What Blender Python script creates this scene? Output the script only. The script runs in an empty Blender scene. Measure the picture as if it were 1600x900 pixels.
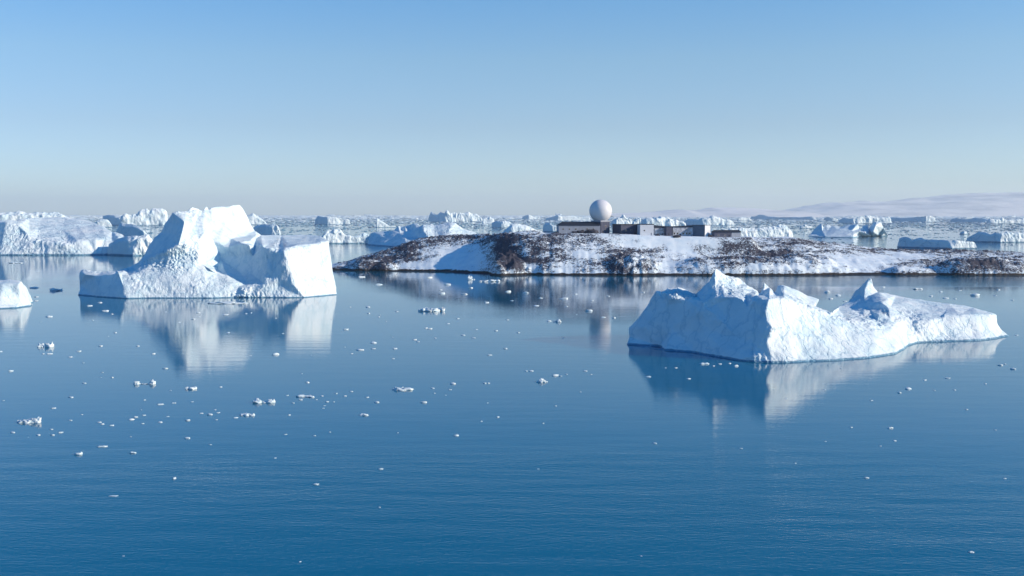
import bpy, math, random
import numpy as np
from mathutils import Vector
from mathutils.geometry import delaunay_2d_cdt

random.seed(7); RNG = np.random.default_rng(7)
scene = bpy.context.scene
COL = scene.collection
R = math.radians

# ------------------------------------------------------------------ camera model
F = 1555.56; CH = 40.0; PITCH = math.atan(115.0 / F)
SP, CP = math.sin(PITCH), math.cos(PITCH)

def P(px, py, D):
    v = (450 - py) / F
    t = D / (CP + v * SP)
    return ((px - 800) / F * t, D, CH + t * (-SP + v * CP))

def wd(py, z=0.0):
    v = (450 - py) / F
    t = (CH - z) / (SP - v * CP)
    return t * (CP + v * SP)

def W(px, py):
    x, y, z = P(px, py, wd(py))
    return (x, y, 0.0)

def project(x, y, z):
    dz = z - CH
    f = y * CP - dz * SP
    u = y * SP + dz * CP
    return 800 + F * x / f, 450 - F * u / f

# ------------------------------------------------------------------ noise
_p = RNG.permutation(256); PERM = np.concatenate([_p, _p, _p])
_g = RNG.normal(size=(256, 3)); GRAD = _g / np.linalg.norm(_g, axis=1)[:, None]

def perlin(p):
    i = np.floor(p).astype(np.int64); f = p - i; i &= 255
    u = f * f * f * (f * (f * 6 - 15) + 10)
    out = 0
    for dx in (0, 1):
        wx = u[:, 0] if dx else 1 - u[:, 0]
        for dy in (0, 1):
            wy = u[:, 1] if dy else 1 - u[:, 1]
            for dz in (0, 1):
                wz = u[:, 2] if dz else 1 - u[:, 2]
                h = PERM[PERM[PERM[i[:, 0] + dx] + i[:, 1] + dy] + i[:, 2] + dz]
                g = GRAD[h]
                d = g[:, 0] * (f[:, 0] - dx) + g[:, 1] * (f[:, 1] - dy) + g[:, 2] * (f[:, 2] - dz)
                out = out + wx * wy * wz * d
    return out * 1.5

def fbm(p, oct=4, gain=.5, lac=2.03):
    a = 1.0; s = 0; q = p.copy()
    for k in range(oct):
        s = s + a * perlin(q + 17.3 * k); q = q * lac; a *= gain
    return s

def ridged(p, oct=3):
    a = 1.0; s = 0; q = p.copy()
    for k in range(oct):
        s = s + a * (1 - 2 * np.abs(perlin(q + 7.1 * k))); q = q * 2.1; a *= .5
    return s - .9

def billow(p, oct=2):
    a = 1.0; s = 0; q = p.copy()
    for k in range(oct):
        s = s + a * np.abs(perlin(q + 3.7 * k)) * 2; q = q * 2.3; a *= .5
    return s - .6

# ------------------------------------------------------------------ object helpers
def mesh_np(name, V, T, mat, parent=None, smooth=True, attrs=None, loc=None):
    V = np.asarray(V, dtype=np.float32); T = np.asarray(T, dtype=np.int32)
    if loc is not None: V = V - np.array(loc, dtype=np.float32)
    me = bpy.data.meshes.new(name)
    me.vertices.add(len(V)); me.vertices.foreach_set('co', V.ravel())
    k = T.shape[1]
    me.loops.add(T.size); me.loops.foreach_set('vertex_index', T.ravel())
    me.polygons.add(len(T)); me.polygons.foreach_set('loop_start', np.arange(0, T.size, k, dtype=np.int32))
    me.update(calc_edges=True); me.validate()
    me.polygons.foreach_set('use_smooth', np.full(len(me.polygons), smooth, dtype=bool))
    if attrs:
        for n, a in attrs.items():
            at = me.attributes.new(n, 'FLOAT', 'POINT'); at.data.foreach_set('value', np.asarray(a, dtype=np.float32))
    me.materials.append(mat); me.update()
    o = bpy.data.objects.new(name, me); COL.objects.link(o)
    if loc is not None: o.location = loc
    if parent: o.parent = parent
    return o

def tag(o, label=None, cat=None, group=None, kind=None):
    if label: o['label'] = label
    if cat: o['category'] = cat
    if group: o['group'] = group
    if kind: o['kind'] = kind
    return o

def empty(name, loc, rz=0):
    o = bpy.data.objects.new(name, None); COL.objects.link(o)
    o.location = loc; o.rotation_euler[2] = rz; o.empty_display_size = 1
    return o

# ------------------------------------------------------------------ materials
def newmat(name):
    m = bpy.data.materials.new(name); m.use_nodes = True
    nt = m.node_tree; b = nt.nodes['Principled BSDF']
    return m, nt, b

def N(nt, t, **kw):
    n = nt.nodes.new(t)
    for k, v in kw.items():
        if k.startswith('i_'): n.inputs[k[2:].replace('_', ' ')].default_value = v
        else: setattr(n, k, v)
    return n

def ramp(nt, stops, interp='LINEAR'):
    r = nt.nodes.new('ShaderNodeValToRGB'); r.color_ramp.interpolation = interp
    e = r.color_ramp.elements
    e[0].position, e[0].color = stops[0][0], (*stops[0][1], 1)
    e[1].position, e[1].color = stops[-1][0], (*stops[-1][1], 1)
    for p, c in stops[1:-1]:
        x = e.new(p); x.color = (*c, 1)
    return r

def ice_material(name, bump_scale=1.0, wet=0.5):
    m, nt, b = newmat(name); L = nt.links
    geo = N(nt, 'ShaderNodeNewGeometry')
    n1 = N(nt, 'ShaderNodeTexNoise', i_Scale=.12 / bump_scale, i_Detail=6.0, i_Roughness=.6)
    L.new(geo.outputs['Position'], n1.inputs['Vector'])
    r1 = ramp(nt, [(.35, (.52, .70, .80)), (.5, (.61, .76, .84)), (.68, (.69, .81, .87))])
    L.new(n1.outputs['Fac'], r1.inputs['Fac'])
    # wet, wave-washed foot just above the water
    sep = N(nt, 'ShaderNodeSeparateXYZ'); L.new(geo.outputs['Position'], sep.inputs[0])
    n3 = N(nt, 'ShaderNodeTexNoise', i_Scale=.5); L.new(geo.outputs['Position'], n3.inputs['Vector'])
    ad = N(nt, 'ShaderNodeMath', operation='MULTIPLY_ADD'); L.new(n3.outputs['Fac'], ad.inputs[0]); ad.inputs[1].default_value = -wet; L.new(sep.outputs['Z'], ad.inputs[2])
    mr = N(nt, 'ShaderNodeMapRange'); L.new(ad.outputs[0], mr.inputs['Value'])
    mr.inputs['From Min'].default_value = wet * .1; mr.inputs['From Max'].default_value = wet * .6
    mx = N(nt, 'ShaderNodeMix', data_type='RGBA'); L.new(mr.outputs[0], mx.inputs[0])
    mx.inputs[6].default_value = (.09, .23, .36, 1); L.new(r1.outputs[0], mx.inputs[7])
    L.new(mx.outputs[2], b.inputs['Base Color'])
    b.inputs['Roughness'].default_value = .62
    b.inputs['Specular IOR Level'].default_value = .3
    n2 = N(nt, 'ShaderNodeTexNoise', i_Scale=1.1 / bump_scale, i_Detail=5.0, i_Roughness=.65)
    L.new(geo.outputs['Position'], n2.inputs['Vector'])
    bp = N(nt, 'ShaderNodeBump', i_Strength=.75, i_Distance=.26 * bump_scale)
    ms = N(nt, 'ShaderNodeMapping'); ms.inputs['Scale'].default_value = (1, 1, .16); ms.inputs['Rotation'].default_value = (.12, .2, 0); L.new(geo.outputs['Position'], ms.inputs['Vector'])
    n5 = N(nt, 'ShaderNodeTexNoise', i_Scale=1.0 / bump_scale, i_Detail=4.0, i_Roughness=.7); L.new(ms.outputs[0], n5.inputs['Vector'])
    vo = N(nt, 'ShaderNodeTexVoronoi', feature='DISTANCE_TO_EDGE', i_Scale=.16 / bump_scale)
    wv = N(nt, 'ShaderNodeMix', data_type='RGBA', blend_type='ADD'); wv.inputs[0].default_value = 1; n6 = N(nt, 'ShaderNodeTexNoise', i_Scale=.3 / bump_scale, i_Detail=4.0)
    L.new(geo.outputs['Position'], n6.inputs['Vector']); sc6 = N(nt, 'ShaderNodeVectorMath', operation='SCALE'); sc6.inputs['Scale'].default_value = 5 * bump_scale
    L.new(n6.outputs['Color'], sc6.inputs[0]); ad6 = N(nt, 'ShaderNodeVectorMath', operation='ADD'); L.new(ms.outputs[0], ad6.inputs[0]); L.new(sc6.outputs[0], ad6.inputs[1]); L.new(ad6.outputs[0], vo.inputs['Vector'])
    ck = N(nt, 'ShaderNodeMapRange'); L.new(vo.outputs['Distance'], ck.inputs['Value']); ck.inputs['From Max'].default_value = .035; ck.inputs['To Min'].default_value = -.55; ck.inputs['To Max'].default_value = 0
    cf = N(nt, 'ShaderNodeMapRange'); L.new(vo.outputs['Distance'], cf.inputs['Value']); cf.inputs['From Max'].default_value = .05; cf.inputs['To Min'].default_value = .55; cf.inputs['To Max'].default_value = 0
    mv = N(nt, 'ShaderNodeMix', data_type='RGBA'); L.new(cf.outputs[0], mv.inputs[0]); L.new(mx.outputs[2], mv.inputs[6]); mv.inputs[7].default_value = (.33, .57, .72, 1)
    L.new(mv.outputs[2], b.inputs['Base Color'])
    h1 = N(nt, 'ShaderNodeMath', operation='MULTIPLY_ADD'); L.new(n5.outputs['Fac'], h1.inputs[0]); h1.inputs[1].default_value = 1.3; L.new(n2.outputs['Fac'], h1.inputs[2])
    h2 = N(nt, 'ShaderNodeMath', operation='ADD'); L.new(h1.outputs[0], h2.inputs[0]); L.new(ck.outputs[0], h2.inputs[1])
    L.new(h2.outputs[0], bp.inputs['Height']); L.new(bp.outputs[0], b.inputs['Normal'])
    return m

ICE = ice_material('glacier_ice')
ICE_FAR = ice_material('distant_ice', 4.0, 1.5)
ICE_SMALL = ice_material('floe_ice', .35, .015)

def plain(name, col, rough=.7, noise=.12, scale=.8, spec=.3, bump=0):
    m, nt, b = newmat(name); L = nt.links
    geo = N(nt, 'ShaderNodeNewGeometry')
    n = N(nt, 'ShaderNodeTexNoise', i_Scale=scale, i_Detail=5.0, i_Roughness=.65); L.new(geo.outputs['Position'], n.inputs['Vector'])
    r = ramp(nt, [(.3, tuple(c * (1 - noise) for c in col)), (.7, tuple(min(1, c * (1 + noise)) for c in col))])
    L.new(n.outputs['Fac'], r.inputs['Fac']); L.new(r.outputs[0], b.inputs['Base Color'])
    b.inputs['Roughness'].default_value = rough; b.inputs['Specular IOR Level'].default_value = spec
    if bump:
        bp = N(nt, 'ShaderNodeBump', i_Strength=.6, i_Distance=bump)
        L.new(n.outputs['Fac'], bp.inputs['Height']); L.new(bp.outputs[0], b.inputs['Normal'])
    return m

# ------------------------------------------------------------------ berg builder
STY = {'s': (0, 0, 0), 'w': (1, 0, 0), 'r': (0, 1, 0), 'm': (0, 0, 1), 'x': (.4, .5, 0)}

def subdivide(V, T, A):
    E = np.sort(np.concatenate([T[:, [0, 1]], T[:, [1, 2]], T[:, [2, 0]]]), axis=1)
    U, inv = np.unique(E, axis=0, return_inverse=True); inv = inv.ravel()
    n = len(V); m = len(T)
    V2 = np.concatenate([V, (V[U[:, 0]] + V[U[:, 1]]) / 2]); A2 = np.concatenate([A, (A[U[:, 0]] + A[U[:, 1]]) / 2])
    a, b, c = inv[:m] + n, inv[m:2 * m] + n, inv[2 * m:] + n
    T2 = np.concatenate([np.stack([T[:, 0], a, c], 1), np.stack([T[:, 1], b, a], 1), np.stack([T[:, 2], c, b], 1), np.stack([a, b, c], 1)])
    return V2, T2, A2

def relax(V, T, lam):
    E = np.concatenate([T[:, [0, 1]], T[:, [1, 2]], T[:, [2, 0]], T[:, [1, 0]], T[:, [2, 1]], T[:, [0, 2]]])
    acc = np.zeros_like(V); cn = np.zeros(len(V))
    np.add.at(acc, E[:, 0], V[E[:, 1]]); np.add.at(cn, E[:, 0], 1)
    m = acc / cn[:, None]
    w = lam * np.clip((V[:, 2] - .3) / 1.2, 0, 1)[:, None]
    return V + (m - V) * w

def vnormals(V, T):
    fn = np.cross(V[T[:, 1]] - V[T[:, 0]], V[T[:, 2]] - V[T[:, 0]])
    n = np.zeros_like(V)
    for k in range(3): np.add.at(n, T[:, k], fn)
    return n / (np.linalg.norm(n, axis=1)[:, None] + 1e-9)

def relief_berg(name, label, water, top, inner=(), creases=(), levels=4, amp=1.0, scale=1.0, mat=None, group=None,
                back=1.0, cat='iceberg', flute=.36):
    """water/top: left to right (px, py[, D][, style]); inner: (px, py, D, style). A closed solid at its true size and distance."""
    pts2, V, A = [], [], []
    def add(px, py, D, st, z=None):
        p = P(px, py, D) if z is None else (P(px, py, D)[0], D, z)
        pts2.append((px, -py)); V.append(p); A.append(STY[st]); return len(V) - 1
    wi = [add(q[0], q[1], wd(q[1]), q[2] if len(q) > 2 else 's', 0.0) for q in water]
    ti = [add(q[0], q[1], q[2], q[3] if len(q) > 3 else 's') for q in top]
    for q in inner: add(q[0], q[1], q[2], q[3] if len(q) > 3 else 's')
    ring = [wi[0]] + ti + [wi[-1]] + wi[-2:0:-1]
    edges = [(ring[i], ring[(i + 1) % len(ring)]) for i in range(len(ring))]
    near = lambda q: min(range(len(pts2)), key=lambda i: (pts2[i][0] - q[0]) ** 2 + (pts2[i][1] + q[1]) ** 2)
    for c in creases:
        ids = [near(q) for q in c]
        edges += [(a, b) for a, b in zip(ids, ids[1:]) if a != b]
    r = delaunay_2d_cdt([Vector(p) for p in pts2], edges, [], 1, 1e-5)
    orig = r[3]; V2, A2, mp = [], [], {}
    base = [Vector(v) for v in V]
    for i, o in enumerate(orig):
        if o: V2.append(tuple(V[o[0]])); A2.append(A[o[0]]); [mp.setdefault(k, i) for k in o]
        else:   # crossing of two constraints: interpolate from nearest
            q = r[0][i]; d = [(abs(p[0] - q[0]) + abs(p[1] - q[1]) + 1e-6, k) for k, p in enumerate(pts2)]; d.sort()
            ws = [1 / a[0] for a in d[:2]]; D = sum(w * V[a[1]][1] for w, a in zip(ws, d)) / sum(ws)
            V2.append(P(q[0], -q[1], D)); A2.append(A[d[0][1]])
    T = []
    cam = np.array((0, 0, CH))
    for f in r[2]:
        a, b, c = f
        n = np.cross(np.array(V2[b]) - V2[a], np.array(V2[c]) - V2[a])
        T.append((a, b, c) if np.dot(n, cam - V2[a]) > 0 else (a, c, b))
    # skirt below the water
    wv = [mp[i] for i in wi]; sk = []
    for i in wv:
        p = V2[i]; V2.append((p[0], p[1], -2.5 * max(1, scale * .6))); A2.append(A2[i]); sk.append(len(V2) - 1)
    for i in range(len(wv) - 1):
        T += [(wv[i], sk[i], sk[i + 1]), (wv[i], sk[i + 1], wv[i + 1])]
    tv = [mp[i] for i in [wi[0]] + ti + [wi[-1]]]; b1, b2 = [], []
    cx = sum(V2[i][0] for i in tv) / len(tv)
    zmax = max(V2[i][2] for i in tv)
    for k, i in enumerate(tv):
        p = V2[i]; e = 0 if k in (0, len(tv) - 1) else 1
        dx = (cx - p[0]) * .12 * back
        z = max(p[2], 0)
        V2.append((p[0] + dx * e * .5, p[1] + (1 + e * max(3, z * .45)) * back, z * .72 - .6)); A2.append((.3, .3, 0)); b1.append(len(V2) - 1)
        V2.append((p[0] + dx * e, p[1] + (2 + e * max(5, z * 1.2)) * back, -2.5 * max(1, scale * .6))); A2.append((.3, .3, 0)); b2.append(len(V2) - 1)
    for i in range(len(tv) - 1):
        for u, w in ((tv, b1), (b1, b2)):
            T += [(u[i], u[i + 1], w[i + 1]), (u[i], w[i + 1], w[i])]
    V2 = np.array(V2, float); A2 = np.array(A2, float); T = np.array(T, np.int64)
    for lv in range(levels):
        V2, T, A2 = subdivide(V2, T, A2)
        if lv == 2:
            for _ in range(2): V2 = relax(V2, T, .38)
    s = scale
    # soften the cage planes: warp, then displace along normals
    n = vnormals(V2, T)
    q = V2 / s
    wall, rub, mid = A2[:, 0], A2[:, 1], A2[:, 2]
    d = fbm(q / 13, 3) * .9 + fbm(q / 3.6, 3) * .17 * (1 + wall * .8 + rub * .8 + mid)
    flut = q * np.array([.42, .42, .085])
    d += wall * ridged(flut, 3) * flute
    d += rub * billow(q / 2.1, 3) * 1.25
    d += mid * (fbm(q / np.array([2.2, 2.2, 3.5]), 3) * .8)
    d += fbm(q / 1.1, 2) * .07
    V2 = V2 + n * (d * amp * s)[:, None]
    loc = (float(V2[:, 0].mean()), float(V2[:, 1].mean()), 0.0)
    o = mesh_np(name, V2, T, mat or ICE, attrs=None, loc=loc)
    tag(o, label, cat, group)
    return o

def wedge(label, px0, px1, pyw, corner, prof, levels=4, amp=1.0, lean=.15, st=('s', 'm'), cutL=.85, cutR=.25, D=None, group=None, topd=.25, name='iceberg'):
    """simple far berg: shaded left face, sunlit right face, given top profile [(px, py)...]"""
    Dc = D or wd(pyw); m = Dc / F
    wdt = (px1 - px0) * m; pc = px0 + corner * (px1 - px0)
    def off(px):
        return (pc - px) * m * cutL if px < pc else (px - pc) * m * cutR
    water, top, inner = [], [], []
    pw = lambda px, extra=0: project(0, Dc + off(px) + extra, 0)[1]
    xs = sorted(set([px0, px1, pc] + [px0 + (px1 - px0) * t for t in (.25, .5, .75)]))
    for x in xs: water.append((x, pw(x), st[0] if x < pc else st[1]))
    H = pw(pc) - min(p[1] for p in prof)
    for x, y in prof:
        hz = max(0, (pw(pc) - y)) * m
        top.append((x, y, Dc + off(x) + hz * (lean + topd), st[0] if x < pc else st[1]))
        if corner < 1 and pw(x) - y > 3:
            inner.append((x + .01, y + (pw(x) - y) * .22, Dc + off(x) + hz * lean * .7, st[0] if x < pc else st[1]))
    pyc = np.interp(pc, [p[0] for p in prof], [p[1] for p in prof])
    return relief_berg(name, label, water, top, inner, [], levels, amp * .62, max(1.0, Dc / 420), mat=ICE_FAR if Dc > 900 else ICE, group=group)

# ================================================================== NEAR ICEBERGS
# --- right foreground iceberg
relief_berg('iceberg', 'blue-shaded jagged iceberg with a long low white tail, nearest and largest on the right', 
  water=[(979,539,'s'),(1040,548,'s'),(1085,556,'s'),(1150,563,'s'),(1178,566,'s'),(1205,567,'m'),(1240,566.5,'w'),(1300,563.5,'w'),(1360,560,'s'),(1398,553,'s'),
         (1412,546,'s'),(1420,540,'s'),(1434,536,'s'),(1455,534.5,'x'),(1480,534,'m'),(1530,532,'s'),(1562,528.5,'s'),(1577,525.5,'s')],
  top=[(982,525,309),(981,512,310),(1000,492,309),(1015,468,308),(1025,454,307),(1033,456,307,'m'),(1045,449,310,'m'),(1060,447,312,'m'),(1072,452,313,'m'),
       (1087,461,307,'r'),(1097,451,306,'s'),(1108,440,305,'s'),(1113,430,303,'s'),(1118,418,302,'s'),(1129,425,306,'m'),(1150,432,309,'m'),(1163,442,310,'m'),(1180,453,308,'m'),(1190,461,305),
       (1194,439,312,'s'),(1203,448,311,'s'),(1210,458,308,'s'),(1216,445,318,'s'),(1225,443,318,'m'),(1245,452,319,'s'),(1262,461,320,'s'),(1281,467,321,'s'),(1273,477,300,'s'),(1288,483,296,'m'),
       (1300,487,294,'m'),(1311,480,341,'s'),(1330,468,348,'s'),(1343,459,354,'s'),(1351,450,352,'s'),(1357,437,353,'s'),(1361,434,353,'s'),(1365,446,354,'s'),(1373,456,354,'s'),
       (1385,458,354,'s'),(1400,461,354,'s'),(1440,468,350,'s'),(1480,473,348,'s'),(1520,480,345,'s'),(1546,487,340,'s'),(1558,492,334,'s'),(1560,505,330,'s'),(1566,516,328,'s')],
  inner=[# top edge of the shaded wall
       (1040,478,302,'s'),(1072,470,298,'s'),(1090,468,295,'s'),(1098,482,290,'m'),(1112,486,288,'m'),(1120,474,290,'s'),(1133,464,288,'s'),(1150,464,286,'s'),(1160,468,284,'s'),(1168,478,282,'s'),(1178,470,279,'s'),
       (1190,464,277,'s'),(1202,465,275,'w'),
       # shaded wall body
       (1005,510,304.5,'s'),(1050,515,298,'s'),(1100,520,288,'s'),(1150,525,279,'s'),(1030,541,300,'s'),(1085,552,286.5,'s'),
       (1196,490,272.5,'s'),(1198,500,271.5,'s'),(1209,513,270,'m'),(1203,520,270,'m'),(1199,537,269,'s'),(1187,541,270,'m'),(1179,555,268.5,'m'),
       # upper left snow, summit and its saddle
       (1036,468,304,'s'),(1060,458,305,'r'),(1050,464,300,'r'),(1075,466,299,'r'),(1089,463,302,'m'),(1106,455,297,'s'),(1104,447,303,'s'),(1112,450,298,'s'),(1118,447,298,'m'),(1128,446,299,'m'),(1140,456,295,'r'),
       (1118,464,290,'m'),(1100,472,291.5,'m'),(1108,480,290.5,'m'),(1150,452,299,'m'),(1165,462,292,'m'),(1180,463,286,'m'),
       # ridge of the sunlit slope
       (1225,466,279,'w'),(1243,472,283,'m'),(1262,480,286,'m'),(1300,492,290,'m'),(1325,499,292,'m'),(1350,504,294,'m'),(1375,510,296,'m'),(1395,514,298,'s'),
       (1230,510,275,'w'),(1270,525,278,'w'),(1320,530,281,'s'),(1370,530,286,'s'),(1400,530,294,'s'),
       # basin behind it
       (1310,485,328,'s'),(1440,482,334,'s'),(1480,483,334,'s'),(1520,485,333,'s'),(1410,474,336,'s'),(1330,492,312,'m'),(1350,494,312,'m'),(1370,503,304,'m'),(1395,505,303,'m'),
       (1330,481,338,'s'),(1350,479,334,'s'),(1378,473.5,327,'s'),(1374,457.5,346,'s'),(1350,468,342,'s'),
       (1358,483,330,'m'),(1376,483,327,'m'),(1384,489,317,'r'),(1389,483,321,'s'),(1391,499,306,'s'),(1368,498,308,'s'),(1373,492,308,'s'),
       (1387,466,336,'s'),(1392,479,327,'s'),(1403,488,322,'m'),(1420,497,318,'m'),(1436,499,316,'m'),(1452,500,316,'s'),(1470,498,319,'s'),
       (1475,494,320,'s'),(1500,491,321,'s'),(1530,489,324,'s'),(1546,491,326,'s'),
       (1415,515,308,'s'),(1432,520,310,'m'),(1450,516,313,'m'),(1458,510,315,'s'),(1475,515,316,'s'),(1500,520,316.5,'s'),(1530,521,318,'s'),(1550,516,322,'s'),
       (1480,528,313.5,'m'),(1520,528,315,'s')],
  creases=[[(1025,454),(1036,468),(1040,478),(1072,470),(1090,468),(1098,482),(1112,486),(1120,474),(1133,464),(1150,464),(1160,468),(1168,478),(1178,470),(1190,464),(1202,465),
            (1196,490),(1198,500),(1209,513),(1203,520),(1199,537),(1187,541),(1179,555),(1178,566)],
           [(1202,465),(1225,466),(1243,472),(1262,480),(1300,492),(1325,499),(1350,504),(1375,510),(1395,514),(1415,515),(1432,520)],
           [(1118,418),(1112,450),(1106,455)],
           [(1311,480),(1330,481),(1350,478),(1378,472.5),(1387,466),(1374,457.5)],
           [(1403,488),(1420,497),(1436,499),(1452,500),(1470,498),(1475,494),(1500,491),(1530,489),(1546,491),(1558,492)]],
  levels=5, amp=.66, scale=.72, flute=.2)

# --- left foreground iceberg
relief_berg('iceberg', 'largest left iceberg with shaded pointed peak, scooped blue bowl and bright white end cliff',
  water=[(122,461.2,'s'),(150,463.7,'s'),(183,465.8,'s'),(200,466.6,'s'),(240,466,'w'),(290,466,'w'),(330,466,'w'),(370,465,'r'),(395,465,'r'),(420,465,'w'),(450,465.3,'w'),(475,465,'w'),(498,463,'s'),(525,460.5,'s')],
  top=[(124,445,500),(125,425,503),(130,421,504,'m'),(150,424,498,'m'),(165,424,498,'m'),(183,423,497),(200,417,513),(215,411,520),(225,398,524),(231,382,526),(240,370,527),(250,362,526),(257,350,522),(263,340,518),(268,331,511),
       (276,330,512,'m'),(285,328.5,518,'m'),(294,328,524,'m'),(300,323,528,'s'),(310,327,533,'m'),(318,328,536,'m'),(322,322,539,'s'),(325,327,541,'s'),(330,323,545,'s'),(345,321.5,555,'s'),(360,320.5,568,'s'),(375,319.5,580,'s'),(379,323,581),
       (385,335,582),(392,350,583),(399,360,584),(408,367,585,'s'),(440,366.5,600,'s'),(480,366,610,'s'),(500,368,580,'s'),(514,376,512,'s'),(518,400,508),(521,425,504),(525,446,500)],
  inner=[(288,346,497,'s'),(285,362,491,'s'),(279,382,487,'s'),(265,391,487,'r'),(245,399,492,'r'),(222,410,500,'r'),(207,416,508,'s'),(282,349,499,'s'),(279,364,494,'s'),(273,378,491,'s'),(258,388,495,'s'),(238,397,503,'s'),
       (297,350,500,'m'),(292,365,497,'m'),(300,382,493,'m'),(311,374,498,'m'),(319,365,504,'s'),(317,356,509,'s'),(303,352,510,'s'),
       (330,372,510,'s'),(343,379,509,'s'),(350,350,540,'s'),(380,360,566,'s'),(361,373.5,529,'s'),(381,370,552,'s'),(330,345,529,'s'),
       (350,384,508,'s'),(375,378.5,507,'s'),
       # rubble apron
       (290,384,488,'r'),(265,400,489,'r'),(290,395,490,'r'),(310,400,490,'r'),(240,412,490,'r'),(270,412,487,'r'),(300,414,487,'m'),
       # low block on the left
       (150,431,489,'s'),(180,427,483.5,'s'),(184,424,482,'s'),(132,428,493,'s'),(193,448,476.5,'s'),(195,460,474,'s'),(190,424,484,'w'),(200,430,482,'m'),(212,440,479,'m'),(230,448,477,'m'),(215,425,485,'w'),
       # central bright slope
       (250,430,482,'s'),(280,440,479,'s'),(300,430,483,'s'),(315,413,490,'s'),(330,422,487,'s'),(255,455,476.5,'w'),(310,455,477,'w'),(320,443,480,'m'),(305,447,478,'m'),
       # bowl rim (left, low side)
       (338,428,489,'s'),(355,433,486.5,'s'),(366,441,484,'s'),(372,448,483,'s'),(395,449,481.5,'m'),(415,445,480.5,'m'),
       # bowl inside
       (340,418,503,'s'),(325,412,499,'s'),(345,405,509,'s'),(370,400,509,'s'),(395,400,503,'s'),(375,425,502,'s'),(395,430,496,'s'),(385,443,488,'s'),(410,420,491,'s'),
       (342,396,509,'s'),(358,386,507,'s'),(375,381,504,'s'),(390,383,499,'s'),(410,384,492.5,'s'),(418,392,488,'m'),(416,410,486.5,'m'),(415,430,484,'m'),
       # fluted pillar between bowl and cliff
       (425,389,487,'m'),(435,392,485.5,'m'),(444,389,484,'w'),(430,410,485,'w'),(440,412,482,'w'),(435,435,482,'w'),(452,420,481,'w'),(460,445,479,'w'),(455,455,479.5,'w'),(430,452,481,'w'),(350,452,479,'w'),(380,456,479,'r'),
       (465,383,490,'s'),(490,381,497,'s'),(500,378,501,'s'),
       # plateau
       (420,382,515,'s'),(400,374,550,'s'),(450,380,520,'s'),(480,374,550,'s'),(390,376,520,'s'),(400,368,560,'s')],
  creases=[[(268,331),(288,346),(285,362),(279,382),(265,391),(245,399),(222,410),(207,416),(200,417)],
           [(125,425),(132,428),(150,431),(180,427),(184,424),(193,448),(195,460),(200,466)],
           [(315,413),(338,428),(355,433),(366,441),(372,448),(395,449),(415,445),(415,430),(416,410),(418,392),(410,384),(390,383),(375,381),(358,386),(342,396),(315,413)],
           [(444,389),(452,420),(460,445),(475,465)],
           [(375,378.5),(425,389),(435,392),(444,389),(465,383),(490,381),(500,378),(514,376)],
           [(303,352),(317,356),(319,365),(311,374),(300,382),(292,365),(297,350),(303,352)]],
  levels=5, amp=.6, scale=.95)

# --- fragment cut by the left edge of the photograph
relief_berg('iceberg', 'smooth bright white iceberg cut off by the left edge, its foot tapering right',
  water=[(-90,478,'s'),(-40,483,'s'),(0,482.5,'s'),(25,481.5,'s'),(51,478.5,'s')],
  top=[(-88,450,440),(-60,436,444),(-20,438,444),(0,437,444),(15,435.5,443),(34,438.5,440),(38,452,438),(42,466,436),(46,474,435)],
  inner=[(-30,446,432,'s'),(5,443,431,'s'),(30,443,432,'s'),(0,465,426,'s'),(33,468,430,'s')],
  creases=[[(-60,436),(-30,446),(5,443),(30,443),(34,438.5)]], levels=5, amp=.45, scale=.8)

# --- big tabular berg behind, left
relief_berg('iceberg', 'broad snow-domed iceberg with a fluted front cliff, behind the shaded peak on the far left',
  water=[(-120,398,'w'),(-40,399,'w'),(0,399,'w'),(30,399,'w'),(70,399,'w'),(116,399,'w'),(150,398.7,'s'),(185,398,'s'),(205,397.3,'s'),(224,396,'s')],
  top=[(-118,360,1030),(-80,345,1100),(-20,346,1030),(8,344.5,1040),(25,344,1080),(45,340,1130),(70,338.5,1180),(100,339,1200),(130,342,1180),(145,347,1150),(160,353,1100),(175,361,1070),(190,367,1040),(200,370,1020),(208,380,1010),(216,386,1005)],
  inner=[(-40,350,1000,'w'),(8,347,1000,'w'),(28,351,1000,'w'),(32,363,995,'m'),(46,366,990,'w'),(58,374,985,'m'),(80,377,982,'w'),(105,382,978,'m'),(113,380,980,'w'),(122,375,983,'s'),(135,371,992,'s'),(150,373,990,'s'),(165,371,998,'s'),(175,377,994,'s'),(185,371,1000,'s'),(196,374,1005,'s'),
         (60,352,1080,'s'),(100,360,1050,'s'),(140,358,1070,'s'),(120,350,1110,'s')],
  creases=[[(-20,346),(8,347),(28,351),(32,363),(46,366),(58,374),(80,377),(105,382),(113,380),(122,375),(135,371),(150,373),(165,371),(175,377),(185,371),(196,374)]],
  levels=5, amp=.75, scale=1.7, mat=ICE_FAR)

# --- long lit berg behind the island with a scooped blue hollow
relief_berg('iceberg', 'long low iceberg with a scooped blue hollow, behind the left slope of the island',
  water=[(574,383,'s'),(600,385,'s'),(640,388,'m'),(680,389,'m'),(720,388,'m'),(756,384,'s')],
  top=[(575,372,1330),(585,363,1340),(600,361,1340),(614,360,1330),(622,352,1330),(632,353,1325),(645,349,1320),(652,350,1310),(657,353,1295),(662,350,1290),(678,350.5,1290),(695,348,1290),(706,345.5,1290),(713,346.5,1290),(719,352,1290),(724,356,1290),(736,361,1290),(748,365,1290)],
  inner=[(615,360.5,1300,'s'),(625,363,1280,'s'),(635,364.5,1270,'s'),(648,363,1258,'s'),(655,358,1250,'s'),(640,358,1310,'s'),(628,359,1318,'s'),(650,355,1290,'s'),(660,356,1245,'m'),(700,362,1235,'m'),(650,370,1240,'s'),(600,370,1290,'s'),(720,368,1240,'m')],
  creases=[[(614,360),(625,363),(635,364.5),(648,363),(655,358),(657,353)]],
  levels=4, amp=.7, scale=2.0, mat=ICE_FAR)

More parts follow.
